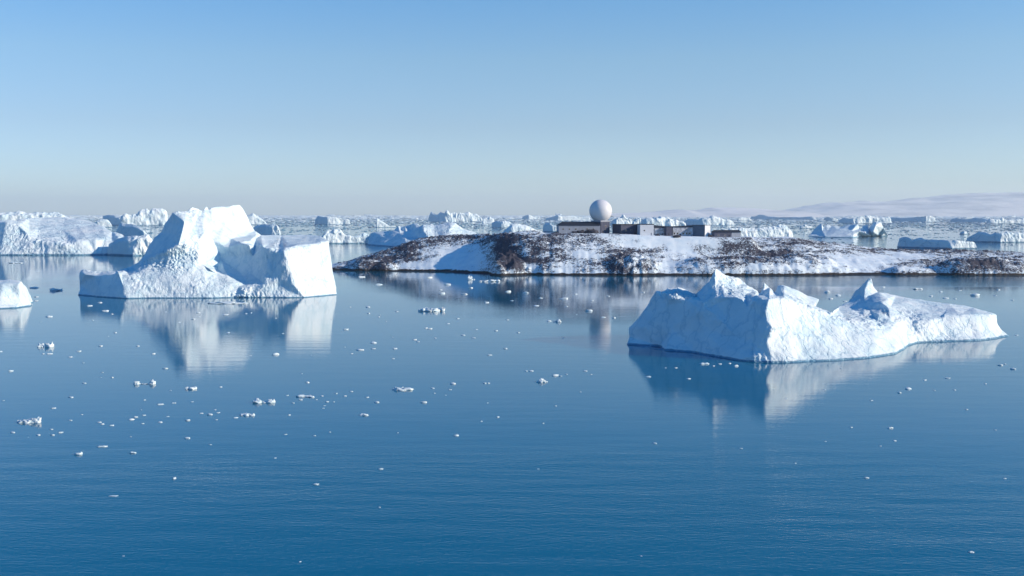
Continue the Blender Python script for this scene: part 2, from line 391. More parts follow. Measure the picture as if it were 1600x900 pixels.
# --- right middle-distance berg with two shaded towers
relief_berg('iceberg', 'iceberg with shaded left flank, central notch and bright right horn, behind the island\'s right part',
  water=[(1262,370,'s'),(1290,371,'s'),(1320,371.3,'s'),(1332,371.3,'m'),(1345,370,'m'),(1362,369.5,'m'),(1375,369,'s'),(1387,368,'s')],
  top=[(1268,363,1880),(1276,354,1880),(1284,348.5,1880),(1286,355,1870,'m'),(1292,350,1900,'m'),(1300,352,1900,'m'),(1315,354,1890,'m'),(1328,351,1860),(1341,349.5,1820),(1344,358,1815),(1348,352,1830),(1356,350,1825),(1358,359,1815,'m'),(1364,349,1815),(1370,346,1815),(1377,347,1815),(1381,356,1815),(1385,363,1815)],
  inner=[(1285,361,1825,'s'),(1293,361,1820,'s'),(1310,359,1800,'s'),(1330,361,1770,'s'),(1335,365,1750,'m'),(1343,361,1765,'m'),(1352,364,1760,'r'),(1364,362,1760,'m'),(1368,352,1770,'s')],
  creases=[[(1284,348.5),(1285,361),(1293,361),(1310,359),(1330,351)],[(1364,349),(1368,352),(1375,369)]],
  levels=4, amp=.6, scale=2.2, mat=ICE_FAR)

# --- generic wedges: label, px0, px1, waterline, corner, profile
WEDGES = [
 ('long blue-shaded iceberg with knobbly top and flat white end, just behind the island\'s right part',1404,1526,389,.68,
   [(1404.5,372),(1410,370),(1415,369.5),(1421,371),(1426,375),(1433,372),(1440,371),(1446,374),(1460,374.5),(1480,375.5),(1495,376),(1510,377),(1524,377.5)],5,.5,.1),
 ('blue-shaded iceberg with a rubbly white right half, at the right edge of the photo',1508,1640,379,.42,
   [(1511,371),(1520,367),(1530,362.5),(1540,363.5),(1548,367),(1556,364),(1564,364.5),(1572,362.5),(1585,364),(1600,363),(1620,366),(1638,370)],4,1.1,.12),
 ('big rounded white iceberg just right of the low dark-roofed hut',1104,1242,379,.0,
   [(1105,368),(1115,362),(1135,358),(1150,355),(1172,355.5),(1190,354.5),(1207,353),(1220,349.5),(1229,352),(1236,360),(1240,370)],5,.9,.3),
 ('small boxy iceberg, blue left face and white right, above the largest left iceberg\'s flat shoulder',492,549,351,.35,
   [(493,343),(497,337.5),(503,339),(511,338.5),(520,338),(530,337.5),(535,341),(545,343),(547,347)],4,.8,.1),
 ('flat white iceberg with small dark notches, beside the largest left iceberg\'s bright end cliff',497,577,381,.08,
   [(498,373),(505,365),(512,359),(520,357),(530,358),(536,362),(548,368.5),(560,368),(568,364),(575,366)],4,.9,.2),
 ('round-topped blue-shaded iceberg between the flat white berg and the island tip',570,617,382.5,.93,
   [(571,372),(576,369),(580,364),(587,362.5),(594,362.5),(600,365),(605,369.5),(611,370.5),(614,376)],4,.35,.2),
 ('small white shark-fin iceberg with a steep left edge, above the round blue-shaded one',588,619,355.5,.03,
   [(588.5,341),(592,342),(597,346),(603,350),(610,354),(617,352.5)],4,.4,.25),
 ('blue-shaded pyramid-like iceberg behind the broad snow-domed one on the left',174,234,373,.85,
   [(177,369),(182,360),(187,350),(190,347),(196,349.5),(208,350),(216,353),(224,359),(231,366)],4,.35,.3),
 ('pale rubbly iceberg between the snow-domed berg and the pointed peak on the left',168,246,400,.5,
   [(170,381),(185,371),(200,369),(215,367),(230,367),(240,376)],4,1.3,.4),
 ('small white rounded iceberg beside a dark blue block, behind the snow dome on the left',146,176,355,.2,
   [(147,349),(152,344),(158,341.5),(166,342),(172,347)],4,.5,.3),
 ('dark blue block-shaped iceberg behind the snow dome on the left',160,192,352,.9,
   [(160.5,337),(170,335.5),(178,336),(186,341),(190,348)],3,.4,.2),
 ('long snowy ridge-shaped iceberg on the skyline behind the snow dome, far left',-60,110,352,.02,
   [(-58,340),(-20,335),(5,333.5),(28,331.5),(40,333),(56,331.5),(70,332.5),(88,332),(100,335),(107,340)],4,1.0,.5),
 ('white bumpy iceberg on the skyline between the dark block and the pointed peak',186,262,352,.04,
   [(188,338),(195,333.5),(205,335),(213,334),(218,328),(230,326.5),(234,331),(238,326),(252,325.5),(259,329)],4,1.0,.25),
 ('white wedge-shaped iceberg rising just right of the highest snow slope of the largest left iceberg',384,418,351,.03,
   [(385,338),(390,336),(395,332.5),(400,337),(407,341),(413,346)],4,.6,.25),
 ('low grey-blue heap of broken ice right of the highest snow slope on the left',395,438,368,.75,
   [(396,357),(403,352),(415,351),(425,352),(434,352.5),(436,359)],4,1.5,.3),
 ('ragged iceberg of blue and white towers on the skyline above the island\'s left slope',670,716,347,.6,
   [(671,337),(674,330.5),(679,333),(683,335),(688,330),(694,333),(698,328.5),(703,334),(709,331),(714,333)],4,1.3,.15),
 ('white hump-backed iceberg on the skyline, right of the ragged towers',712,756,346,.08,
   [(713,337),(718,331.5),(728,331),(738,333),(746,335),(752,339)],4,1.0,.2),
 ('small white pair of ice pinnacles behind the saddle of the island',753,773,350,.1,
   [(754,342),(758,339.5),(762,341),(766,339),(770,343)],3,.8,.2),
 ('small iceberg with dark left cave and white right end behind the island\'s saddle',768,803,356,.45,
   [(769,348),(775,345.5),(784,346.5),(789,344.5),(796,347),(801,352)],4,.8,.2),
 ('white peaked iceberg with a blue left flank, just left of the long hut',782,862,374,.18,
   [(784,364),(792,357),(800,349.5),(808,349.5),(820,351.5),(830,355),(840,360),(855,365)],4,.5,.3),
 ('little blue-faced iceberg with a white right end, touching the roof line of the long hut',848,872,362,.68,
   [(849,352),(852,348.5),(859,347),(863,351),(870,353)],4,.5,.2),
 ('small iceberg with shaded left face on the skyline above the top of the island',816,845,343,.35,
   [(817,339),(821,337),(826,335.5),(832,337.5),(843,338)],3,.6,.2),
 ('thin flat-topped iceberg on the skyline left of the white dome',852,922,345,.28,
   [(853,341),(860,339),(872,335.5),(877,337),(890,337),(905,337.5),(920,339)],3,.8,.2),
 ('iceberg with a wedge of blue shade and a white snowy back, behind the flat-roofed huts',1068,1152,352,.38,
   [(1069,346),(1075,342),(1085,342),(1092,343),(1097,341),(1106,338.5),(1113,337),(1122,339.5),(1132,342),(1145,345)],4,.9,.2),
 ('rubbly white iceberg behind the box-shaped building right of the dome tower',1000,1070,354,.15,
   [(1002,345),(1010,341),(1022,341.5),(1035,340),(1048,342),(1060,344),(1068,348)],4,1.4,.3),
 ('heap of bright broken ice between the dome tower and the box-shaped building',954,1003,352,.2,
   [(955,344),(963,340),(972,336),(980,339),(990,342),(1000,341)],4,1.5,.3),
 ('long thin blue-shaded shelf of ice below the distant hills',1172,1278,343.5,.93,
   [(1173,338),(1180,337.5),(1186,335),(1193,335.5),(1200,338),(1215,339),(1235,339),(1250,340),(1268,338),(1276,340)],4,.6,.1),
 ('small white ridge of ice left of the long thin shelf',1152,1176,345,.05,
   [(1154,341),(1162,338.5),(1170,340),(1174,343)],3,.6,.1),
 ('rough white ice wall directly above the two-towered iceberg on the right',1310,1392,349,.3,
   [(1312,344),(1320,341),(1332,341.5),(1340,338),(1352,337),(1362,337.5),(1372,341),(1388,342)],4,1.3,.15),
 ('blue-shaded ice shelf with a white boxy end, below the distant hills on the right',1368,1463,347,.83,
   [(1370,342),(1382,340),(1394,339.5),(1410,341),(1430,339),(1447,337),(1452,336),(1460,340)],4,.6,.1),
 ('long blue-shaded ice shelf below the highest distant hill on the right',1484,1545,348,.92,
   [(1486,342),(1494,340),(1500,341.5),(1512,342.5),(1522,340.5),(1535,341),(1543,343)],4,.6,.1),
 ('line of white lumpy ice against the right edge of the photo, below the distant hills',1540,1640,349,.08,
   [(1542,343),(1547,341),(1556,343),(1566,341),(1576,344),(1590,342.5),(1610,341),(1635,345)],4,1.2,.15),
 ('small dark-and-white iceberg between the thin shelf and the rough ice wall',1286,1314,345,.5,
   [(1288,340),(1294,338),(1300,340),(1308,339),(1312,342)],3,.8,.1),
 ('low white ice block between the rounded white berg and the two-towered one',1250,1272,357,.15,
   [(1251,353),(1257,351.5),(1262,354),(1268,353.5)],3,.8,.1),
 ('low flat ice sheet edged white, above the long knobbly iceberg on the right',1500,1516,366,.3,
   [(1501,363),(1507,360),(1511,361),(1515,364)],3,.7,.1),
]
for w in WEDGES:
    lab, a, b, y, c, prof, lv, am, td = w
    wedge(lab, a, b, y, c, prof, levels=lv, amp=am, topd=td)
# ================================================================== FAR SMALL BERGS (individual) and pack ice (stuff)
def lump(n, sx, sy, sz, seed, sub=2, sharp=1.0):
    """an uneven block of ice; returns V, T"""
    import bmesh
    bm = bmesh.new(); bmesh.ops.create_icosphere(bm, subdivisions=sub, radius=1)
    V = np.array([v.co[:] for v in bm.verts]); T = np.array([[v.index for v in f.verts] for f in bm.faces]); bm.free()
    r = np.random.default_rng(seed)
    q = V * 1.3 + seed * 3.1
    V = np.sign(V) * np.abs(V) ** .75
    V = V * (1 + .42 * sharp * fbm(q, 3)[:, None])
    V[:, 2] = V[:, 2] * (1 + .5 * sharp * perlin(q * 1.7 + 5)) + .12
    V = V * np.array([sx, sy, sz])
    return V, T

far_group = 'small distant icebergs scattered over the far pack ice'
FAR_PROTO = []
for k in range(8):
    V, T = lump(0, 1, .8, .9, 40 + k, 3, 1.3)
    V[:, 2] = np.where(V[:, 2] < 0, V[:, 2] * .3, V[:, 2])
    o = mesh_np('small_iceberg', V, T, ICE_FAR)
    FAR_PROTO.append(o)
ZL = [(-40, 400, 'tiny distant iceberg in the far pack ice left of the left iceberg\'s end cliff'),
      (400, 760, 'tiny distant iceberg in the far pack ice between left iceberg and island saddle'),
      (760, 1180, 'tiny distant iceberg in the far pack ice behind the island buildings'),
      (1180, 1640, 'tiny distant iceberg in the far pack ice below the pale hills')]
used = set(); cnt = 0
specs = []
for k in range(230):
    px = random.uniform(-30, 1630)
    t = random.random()
    py = 337.2 + 3.8 * t ** 1.3 if k < 140 else 340 + 16 * t ** 1.4
    w = random.uniform(3, 16) * (1.1 if py < 342 else .8); h = random.uniform(1.0, 3.4) if py < 342 else random.uniform(1.0, 2.8)
    if 860 < px < 1160 and k % 2: h *= 1.5
    specs.append((px, py, w, h))
for px, py, w, h in specs:
    k = random.randrange(8)
    if k in used: o = FAR_PROTO[k].copy(); COL.objects.link(o)
    else: o = FAR_PROTO[k]; used.add(k)
    x, y, _ = W(px, py); m = y / F
    o.location = (x, y, -.2 * m); o.scale = (w * .5 * m, w * .5 * m, h * m * .7); o.rotation_euler[2] = random.uniform(-.6, .6)
    for a, b, lab in ZL:
        if a <= px < b: tag(o, lab, 'iceberg', far_group + lab[len('tiny distant iceberg'):][:60])
for k in range(8):
    if k not in used: bpy.data.objects.remove(FAR_PROTO[k])

def pack_ice():
    protoV, protoT = [], []
    for k in range(10):
        V, T = lump(0, 1, .7, .5, 90 + k, 1, .9); protoV.append(V); protoT.append(T)
    Vs, Ts, n = [], [], 0
    def put(x, y, s, hz, k):
        nonlocal n
        a = random.uniform(0, 6.28); c, sn = math.cos(a), math.sin(a)
        V = protoV[k] * np.array([s, s, hz]); V = np.stack([V[:, 0] * c - V[:, 1] * sn + x, V[:, 0] * sn + V[:, 1] * c + y, V[:, 2]], 1)
        Vs.append(V); Ts.append(protoT[k] + n); n += len(V)
    def dens(x, y):
        return 1
    cl = RNG.random((110000, 2))
    pxs = -40 + 1680 * cl[:, 0]; pys = 337.5 + 52 * cl[:, 1] ** 2.6
    q = np.stack([pxs / 70, pys / 2.2, np.zeros(len(pxs))], 1)
    f = fbm(q, 3)
    for px, py, ff in zip(pxs, pys, f):
        th = np.interp(py, [337, 345, 352, 365, 378, 392], [-.7, -.5, -.26, .04, .28, .5])
        if px < 380: th -= .0
        if ff < th: continue
        if random.random() > np.interp(py, [337, 345, 360, 390], [1, .8, .45, .3]): continue
        x, y, _ = W(px, py); m = y / F
        s = random.choice((.6, .9, 1.3, 2.2, 3.2)) * m * np.interp(py, [337, 350, 390], [2.1, 1.1, .6])
        put(x, y, s, s * random.uniform(.25, .9) * (.6 if py > 345 else .33), random.randrange(10))
    return mesh_np('pack_ice', np.concatenate(Vs), np.concatenate(Ts), ICE_FAR, smooth=False)
tag(pack_ice(), 'broken brash ice and growlers packed across the far water up to the horizon', 'pack ice', kind='stuff')

# ================================================================== FLOES on the near water
FLOE = []
for k in range(9):
    V, T = lump(0, 1, .55, .5, 200 + k, 2, 1.25)
    FLOE.append(mesh_np('ice_floe', V, T, ICE_SMALL))
BIG = {}
def chunk_floe(name, seed, parts):
    Vs, Ts, n = [], [], 0
    for (dx, dy, sx, sy, sz) in parts:
        V, T = lump(0, sx, sy, sz, seed, 3, 1.5); seed += 1
        V = V + np.array([dx, dy, 0]); Vs.append(V); Ts.append(T + n); n += len(V)
    return mesh_np(name, np.concatenate(Vs), np.concatenate(Ts), ICE_SMALL)
def big_floe(px, py, wpx, label, parts, seed):
    o = chunk_floe('ice_floe', seed, parts); x, y, _ = W(px, py); m = y / F
    o.location = (x, y, 0); s = wpx * m / 2; o.scale = (s, s, s * .78)
    tag(o, label, 'ice floe'); return o
big_floe(45, 660, 40, 'knobbly white ice floe with a dark lump at its left end, lower left', [(-.55, 0, .25, .3, .16), (-.1, 0, .4, .35, .26), (.3, .05, .35, .3, .36), (.75, 0, .2, .25, .42), (-.85, .1, .12, .12, .16)], 1)
big_floe(72, 542, 25, 'pair of rounded white ice lumps floating side by side left of the reflections', [(-.65, 0, .32, .35, .4), (.5, 0, .42, .4, .5), (-.95, 0, .15, .2, .2)], 11)
big_floe(675, 486, 40, 'long white ice floe with blue left end, between the two foreground icebergs', [(-.7, 0, .3, .35, .24), (-.2, 0, .4, .4, .26), (.3, 0, .4, .4, .28), (.85, 0, .15, .3, .3), (0, -.3, .3, .25, .12)], 21)
big_floe(630, 609, 36, 'long flat white ice floe with crumbs at its left end, middle of the water', [(-.3, 0, .45, .3, .22), (.4, 0, .55, .3, .18), (-.85, .1, .12, .15, .1), (-.1, -.35, .3, .2, .1)], 31)
big_floe(412, 629, 34, 'white ice floe with two raised ends, below the white reflection of the left iceberg', [(-.6, 0, .38, .35, .28), (.1, 0, .4, .3, .14), (.65, 0, .3, .3, .34)], 41)
big_floe(387, 649, 24, 'low white ice floe with a flat tail, just below the floe with two raised ends', [(-.3, 0, .6, .4, .26), (.6, 0, .35, .3, .2)], 51)
big_floe(847, 597, 19, 'rounded white ice lump with small wings, alone left of the right iceberg', [(0, 0, .6, .5, .5), (.7, 0, .25, .2, .2), (-.75, 0, .25, .2, .18)], 61)
big_floe(298, 608, 17, 'flat white ice block with dark left side, on the left iceberg\'s white reflection', [(.15, 0, .8, .5, .4), (-.7, 0, .3, .35, .4)], 71)
big_floe(226, 600, 32, 'two white ice lumps joined by a thin low bridge, left part of the water', [(-.75, 0, .28, .3, .26), (0, 0, .4, .15, .08), (.75, 0, .3, .3, .36)], 81)
big_floe(478, 620, 28, 'curved low white ice floe with a hooked right end, right of the white reflection', [(-.4, .1, .6, .25, .18), (.3, 0, .4, .25, .14), (.75, -.25, .22, .25, .16)], 91)
big_floe(353, 474, 56, 'long thin white ice sheet lying along the foot of the largest left iceberg', [(-.5, 0, .5, .35, .05), (.1, 0, .6, .4, .08), (.6, 0, .45, .3, .05)], 101)
big_floe(735, 437, 13, 'small upright white ice lump left of a string of floes below the dark cliff', [(0, 0, .6, .5, .8), (.8, 0, .3, .3, .2)], 111)
big_floe(765, 440, 34, 'string of thin white ice pieces below the dark island cliff', [(-.8, 0, .2, .2, .1), (-.3, 0, .4, .3, .14), (.2, 0, .3, .25, .16), (.8, 0, .2, .2, .16)], 121)
big_floe(881, 467, 13, 'small bright flat ice floe in the island\'s grey reflection, left of the dome reflection', [(0, 0, 1, .6, .28)], 131)
big_floe(870, 503, 14, 'white ice lump with crumbs on its left, left of the dome reflection', [(.4, 0, .5, .5, .5), (-.5, 0, .3, .3, .2)], 141)
big_floe(1100, 569, 14, 'flat white ice floe in the dark blue reflection directly under the right iceberg', [(0, 0, 1, .5, .3)], 151)
big_floe(1434, 452, 15, 'white ice floe above the smooth tail of the right iceberg', [(-.3, 0, .6, .4, .2), (.6, 0, .35, .3, .26)], 161)
big_floe(1292, 457, 11, 'small white round ice lump in the water gap above the right iceberg', [(0, 0, .7, .5, .5), (.6, -.3, .3, .3, .2)], 171)
big_floe(122, 710, 13, 'oval white ice floe, lower left, the lowest of a group of three', [(0, 0, 1, .6, .42)], 181)
big_floe(160, 698, 14, 'flat oval white ice floe, lower left, the highest of a group of three', [(0, 0, 1, .5, .26)], 183)
big_floe(207, 708, 10, 'flat white ice floe, lower left, the rightmost of a group of three', [(0, 0, 1, .5, .34)], 185)
big_floe(568, 649, 13, 'single white ice floe below the middle of the water, right of the curved floe', [(0, 0, 1, .5, .36)], 187)
big_floe(1518, 863, 8, 'single small white ice floe near the bottom right corner', [(0, 0, 1, .6, .36)], 189)
big_floe(494, 757, 10, 'single small white ice floe low in the middle-left dark water', [(0, 0, 1, .6, .3)], 191)
big_floe(272, 748, 7, 'single round white ice bit low on the left dark water', [(0, 0, .9, .8, .5)], 193)
big_floe(1354, 747, 7, 'single small white ice bit low on the right dark water', [(0, 0, .9, .6, .4)], 195)
big_floe(178, 775, 13, 'nearly sunken grey ice floe low on the left dark water', [(0, 0, 1, .5, .08)], 197)
big_floe(87, 454, 19, 'dark blue shaded ice floe above the fragment on the left edge', [(0, 0, 1, .5, .35)], 199)
big_floe(25, 411, 20, 'flat white brash patch below the fluted cliff at the left edge', [(-.4, 0, .6, .5, .12), (.4, -.1, .6, .4, .1)], 301)

def floe_zone(px, py):
    if py > 660: return 'tiny white ice speck on the dark blue open water lower in the photo', 'ice specks on the dark lower water'
    if px < 540 and py < 560: return 'small white ice bit floating in or left of the left iceberg reflection', 'ice bits around the left iceberg reflection'
    if px < 540: return 'small white ice bit floating on the middle blue water at the left', 'ice bits on the middle water at the left'
    if px < 980 and py < 500: return 'small white ice bit floating just off the snowy island shore', 'ice bits off the island shore'
    if px < 980: return 'small white ice bit on the calm middle water, left of the right iceberg', 'ice bits on the middle water'
    if py < 532: return 'small white ice bit floating between the island and the tail of the right iceberg', 'ice bits behind the right iceberg'
    return 'small white ice bit floating in front of the right iceberg', 'ice bits in front of the right iceberg'

SM = '''111,621,9 132,599,7 17,580,8 84,638,8 110,558,6 157,541,7 180,520,5 258,576,9 251,632,9 272,630,6 293,657,8 293,685,8 328,648,9 140,478,9 156,473,9 165,486,11 175,491,4
77,495,10 57,470,6 57,464,6 53,450,13 78,553,8 67,553,5 123,549,8 565,433,10 591,445,10 671,434,9 735,450,8 691,459,9 688,453,6 775,439,9 575,480,7 540,515,9 583,536,9 563,547,12 583,545,8 617,545,8 648,531,6
653,534,5 672,514,8 666,513,5 723,524,6 765,555,8 589,629,8 662,629,10 676,607,6 708,600,9 703,609,6 757,599,6 763,599,5 431,554,10 449,618,5 511,628,6 503,619,5 525,615,5 549,612,6 539,619,5 574,621,5 760,473,8
794,456,9 822,458,8 838,478,8 885,479,5 858,502,7 920,486,11 942,496,8 959,497,6 830,580,8 822,580,5 868,587,10 876,588,5 885,585,4 914,580,6 778,652,5 1013,589,9 1076,592,7 1056,575,5 1040,575,4 1115,572,4
1125,569,6 1150,572,7 1140,568,5 1478,466,9 1492,467,5 1524,462,14 1560,453,6 1582,469,5 1588,524,6 1563,571,8 1583,577,9 1570,569,4 1480,591,9 1445,594,6 1419,608,9 1405,614,6 1362,626,6 1391,669,9 1398,689,5
1158,701,5 1023,693,7 1243,724,4 1570,748,5 841,733,4 593,793,4 713,681,9 1555,672,4 446,679,5 328,695,5 430,716,4 595,733,7 193,869,4 1002,869,3 469,878,4 20,676,8 60,680,8 80,671,6 82,680,7 95,676,8 155,660,8
160,663,6 175,665,7 205,656,8 212,652,7 225,649,6 250,660,7 223,662,5 110,657,6 128,648,4 315,646,6 341,645,6 368,653,7 338,656,5 262,651,5 175,590,5 160,582,4 240,553,6 215,541,5 130,567,4 302,499,7 280,504,5
310,489,6 352,492,8 345,605,5 470,625,6 458,630,5 507,634,4 505,638,4 480,598,6 300,628,5 356,520,5 620,487,5 715,498,5 700,506,5 744,515,4 740,528,6 775,517,6 790,545,6 810,520,5 700,445,9 725,460,9 800,470,5
845,466,6 900,460,5 925,470,5 950,463,6 1005,457,5 1380,449,6 1455,463,5 1470,456,5 1500,454,5 1555,462,5 1310,462,9 1298,467,7 1320,471,6 1540,600,4 1510,640,5 1330,668,5 1290,690,4 1460,610,4'''
used = set(); items = [tuple(float(v) for v in s.split(',')) for s in SM.split()]
extra = 0
while extra < 55:
    px = random.uniform(0, 1600); py = 470 + 230 * random.random() ** 1.5
    if px > 950 and random.random() < .75: continue
    if (960 < px < 1600 and 430 < py < 575) or (px < 540 and py < 486): continue
    items.append((px, py, random.uniform(2.2, 4.5))); extra += 1
for (px, py, w) in items:
    k = random.randrange(9)
    if k in used: o = FLOE[k].copy(); COL.objects.link(o)
    else: o = FLOE[k]; used.add(k)
    x, y, _ = W(px, py); m = y / F; s = w * m * .5
    o.location = (x, y, 0); o.scale = (s, s, s * random.uniform(.45, .9)); o.rotation_euler[2] = random.uniform(-.4, .4) + random.choice((0, math.pi))
    lab, g = floe_zone(px, py); tag(o, lab, 'ice floe', g)
for k in range(9):
    if k not in used: bpy.data.objects.remove(FLOE[k])

# ================================================================== ISLAND
m_isl, nt, b = newmat('snow_and_rock'); L = nt.links
geo = N(nt, 'ShaderNodeNewGeometry')
at = N(nt, 'ShaderNodeAttribute', attribute_name='rock')
mp = N(nt, 'ShaderNodeMapping'); mp.inputs['Scale'].default_value = (.62, .8, 1.7); L.new(geo.outputs['Position'], mp.inputs['Vector'])
n1 = N(nt, 'ShaderNodeTexNoise', i_Scale=.75, i_Detail=8.0, i_Roughness=.75); L.new(mp.outputs[0], n1.inputs['Vector'])
s1 = N(nt, 'ShaderNodeMath', operation='MULTIPLY_ADD'); n1b = N(nt, 'ShaderNodeTexNoise', i_Scale=1.5, i_Detail=4.0, i_Roughness=.6); L.new(mp.outputs[0], n1b.inputs['Vector'])
s0 = N(nt, 'ShaderNodeMath', operation='MULTIPLY_ADD'); L.new(n1b.outputs['Fac'], s0.inputs[0]); s0.inputs[1].default_value = 3.4; L.new(at.outputs['Fac'], s0.inputs[2])
L.new(n1.outputs['Fac'], s1.inputs[0]); s1.inputs[1].default_value = 3.0; L.new(s0.outputs[0], s1.inputs[2])
mr = N(nt, 'ShaderNodeMapRange'); L.new(s1.outputs[0], mr.inputs['Value']); mr.inputs['From Min'].default_value = 3.40; mr.inputs['From Max'].default_value = 3.56
# bare wave-washed rock near the water
sep = N(nt, 'ShaderNodeSeparateXYZ'); L.new(geo.outputs['Position'], sep.inputs[0])
n4 = N(nt, 'ShaderNodeTexNoise', i_Scale=.25, i_Detail=4.0); L.new(geo.outputs['Position'], n4.inputs['Vector'])
z1 = N(nt, 'ShaderNodeMath', operation='MULTIPLY_ADD'); L.new(n4.outputs['Fac'], z1.inputs[0]); z1.inputs[1].default_value = -2.2; L.new(sep.outputs['Z'], z1.inputs[2])
mz = N(nt, 'ShaderNodeMapRange'); L.new(z1.outputs[0], mz.inputs['Value']); mz.inputs['From Min'].default_value = .35; mz.inputs['From Max'].default_value = .0
mxx = N(nt, 'ShaderNodeMath', operation='MAXIMUM'); L.new(mr.outputs[0], mxx.inputs[0]); L.new(mz.outputs[0], mxx.inputs[1])
n2 = N(nt, 'ShaderNodeTexNoise', i_Scale=1.3, i_Detail=6.0, i_Roughness=.7); L.new(geo.outputs['Position'], n2.inputs['Vector'])
rr = ramp(nt, [(.3, (.014, .018, .03)), (.5, (.040, .045, .070)), (.7, (.11, .12, .17))]); L.new(n2.outputs['Fac'], rr.inputs['Fac'])
rs = ramp(nt, [(.3, (.56, .72, .84)), (.7, (.70, .82, .90))]); L.new(n4.outputs['Fac'], rs.inputs['Fac'])
wetm = N(nt, 'ShaderNodeMix', data_type='RGBA'); L.new(mz.outputs[0], wetm.inputs[0]); L.new(rr.outputs[0], wetm.inputs[6]); wetm.inputs[7].default_value = (.018, .018, .022, 1)
mx = N(nt, 'ShaderNodeMix', data_type='RGBA'); L.new(mxx.outputs[0], mx.inputs[0]); L.new(rs.outputs[0], mx.inputs[6]); L.new(wetm.outputs[2], mx.inputs[7])
L.new(mx.outputs[2], b.inputs['Base Color']); b.inputs['Roughness'].default_value = .75; b.inputs['Specular IOR Level'].default_value = .25
bp = N(nt, 'ShaderNodeBump', i_Strength=.8, i_Distance=.5); ml = N(nt, 'ShaderNodeMath', operation='MULTIPLY'); L.new(n2.outputs['Fac'], ml.inputs[0])
ma = N(nt, 'ShaderNodeMath', operation='MULTIPLY_ADD'); L.new(mxx.outputs[0], ma.inputs[0]); ma.inputs[1].default_value = .9; ma.inputs[2].default_value = .1
L.new(ma.outputs[0], ml.inputs[1]); L.new(ml.outputs[0], bp.inputs['Height']); L.new(bp.outputs[0], b.inputs['Normal'])

CREST = [(470, 425, 735), (520, 413, 735), (545, 408, 733), (562, 401, 731), (585, 396, 730), (612, 388, 731), (640, 377, 733), (660, 372, 735), (690, 368, 737), (730, 366.5, 738), (765, 367, 725), (775, 365.5, 715), (790, 363, 708), (815, 360.5, 704),
         (840, 361, 703), (870, 364, 704), (905, 364.5, 706), (950, 365.5, 708), (1000, 368, 710), (1060, 370, 712), (1100, 371.5, 714), (1160, 371, 716), (1200, 370, 718), (1240, 371, 720), (1280, 377, 722), (1320, 382, 724),
         (1360, 387, 726), (1420, 390, 728), (1500, 391, 730), (1560, 393, 732), (1620, 396, 732), (1720, 402, 730), (1900, 425, 725)]
SHORE = [(470, 421.5), (520, 421.8), (600, 422.8), (680, 424.5), (745, 426.3), (800, 428.5), (850, 429.7), (950, 430.5), (1100, 430.3), (1300, 429.6), (1450, 429.2), (1600, 429.8), (1900, 431)]
cxs = [(c[0] - 800) / F * c[2] for c in CREST]; cz = [max(.2, P(c[0], c[1], c[2])[2]) for c in CREST]; cd = [c[2] for c in CREST]
sd = [wd(s[1]) for s in SHORE]; sxs = [(s[0] - 800) / F * d for s, d in zip(SHORE, sd)]
PA = lambda px, D: (px - 800) / F * D

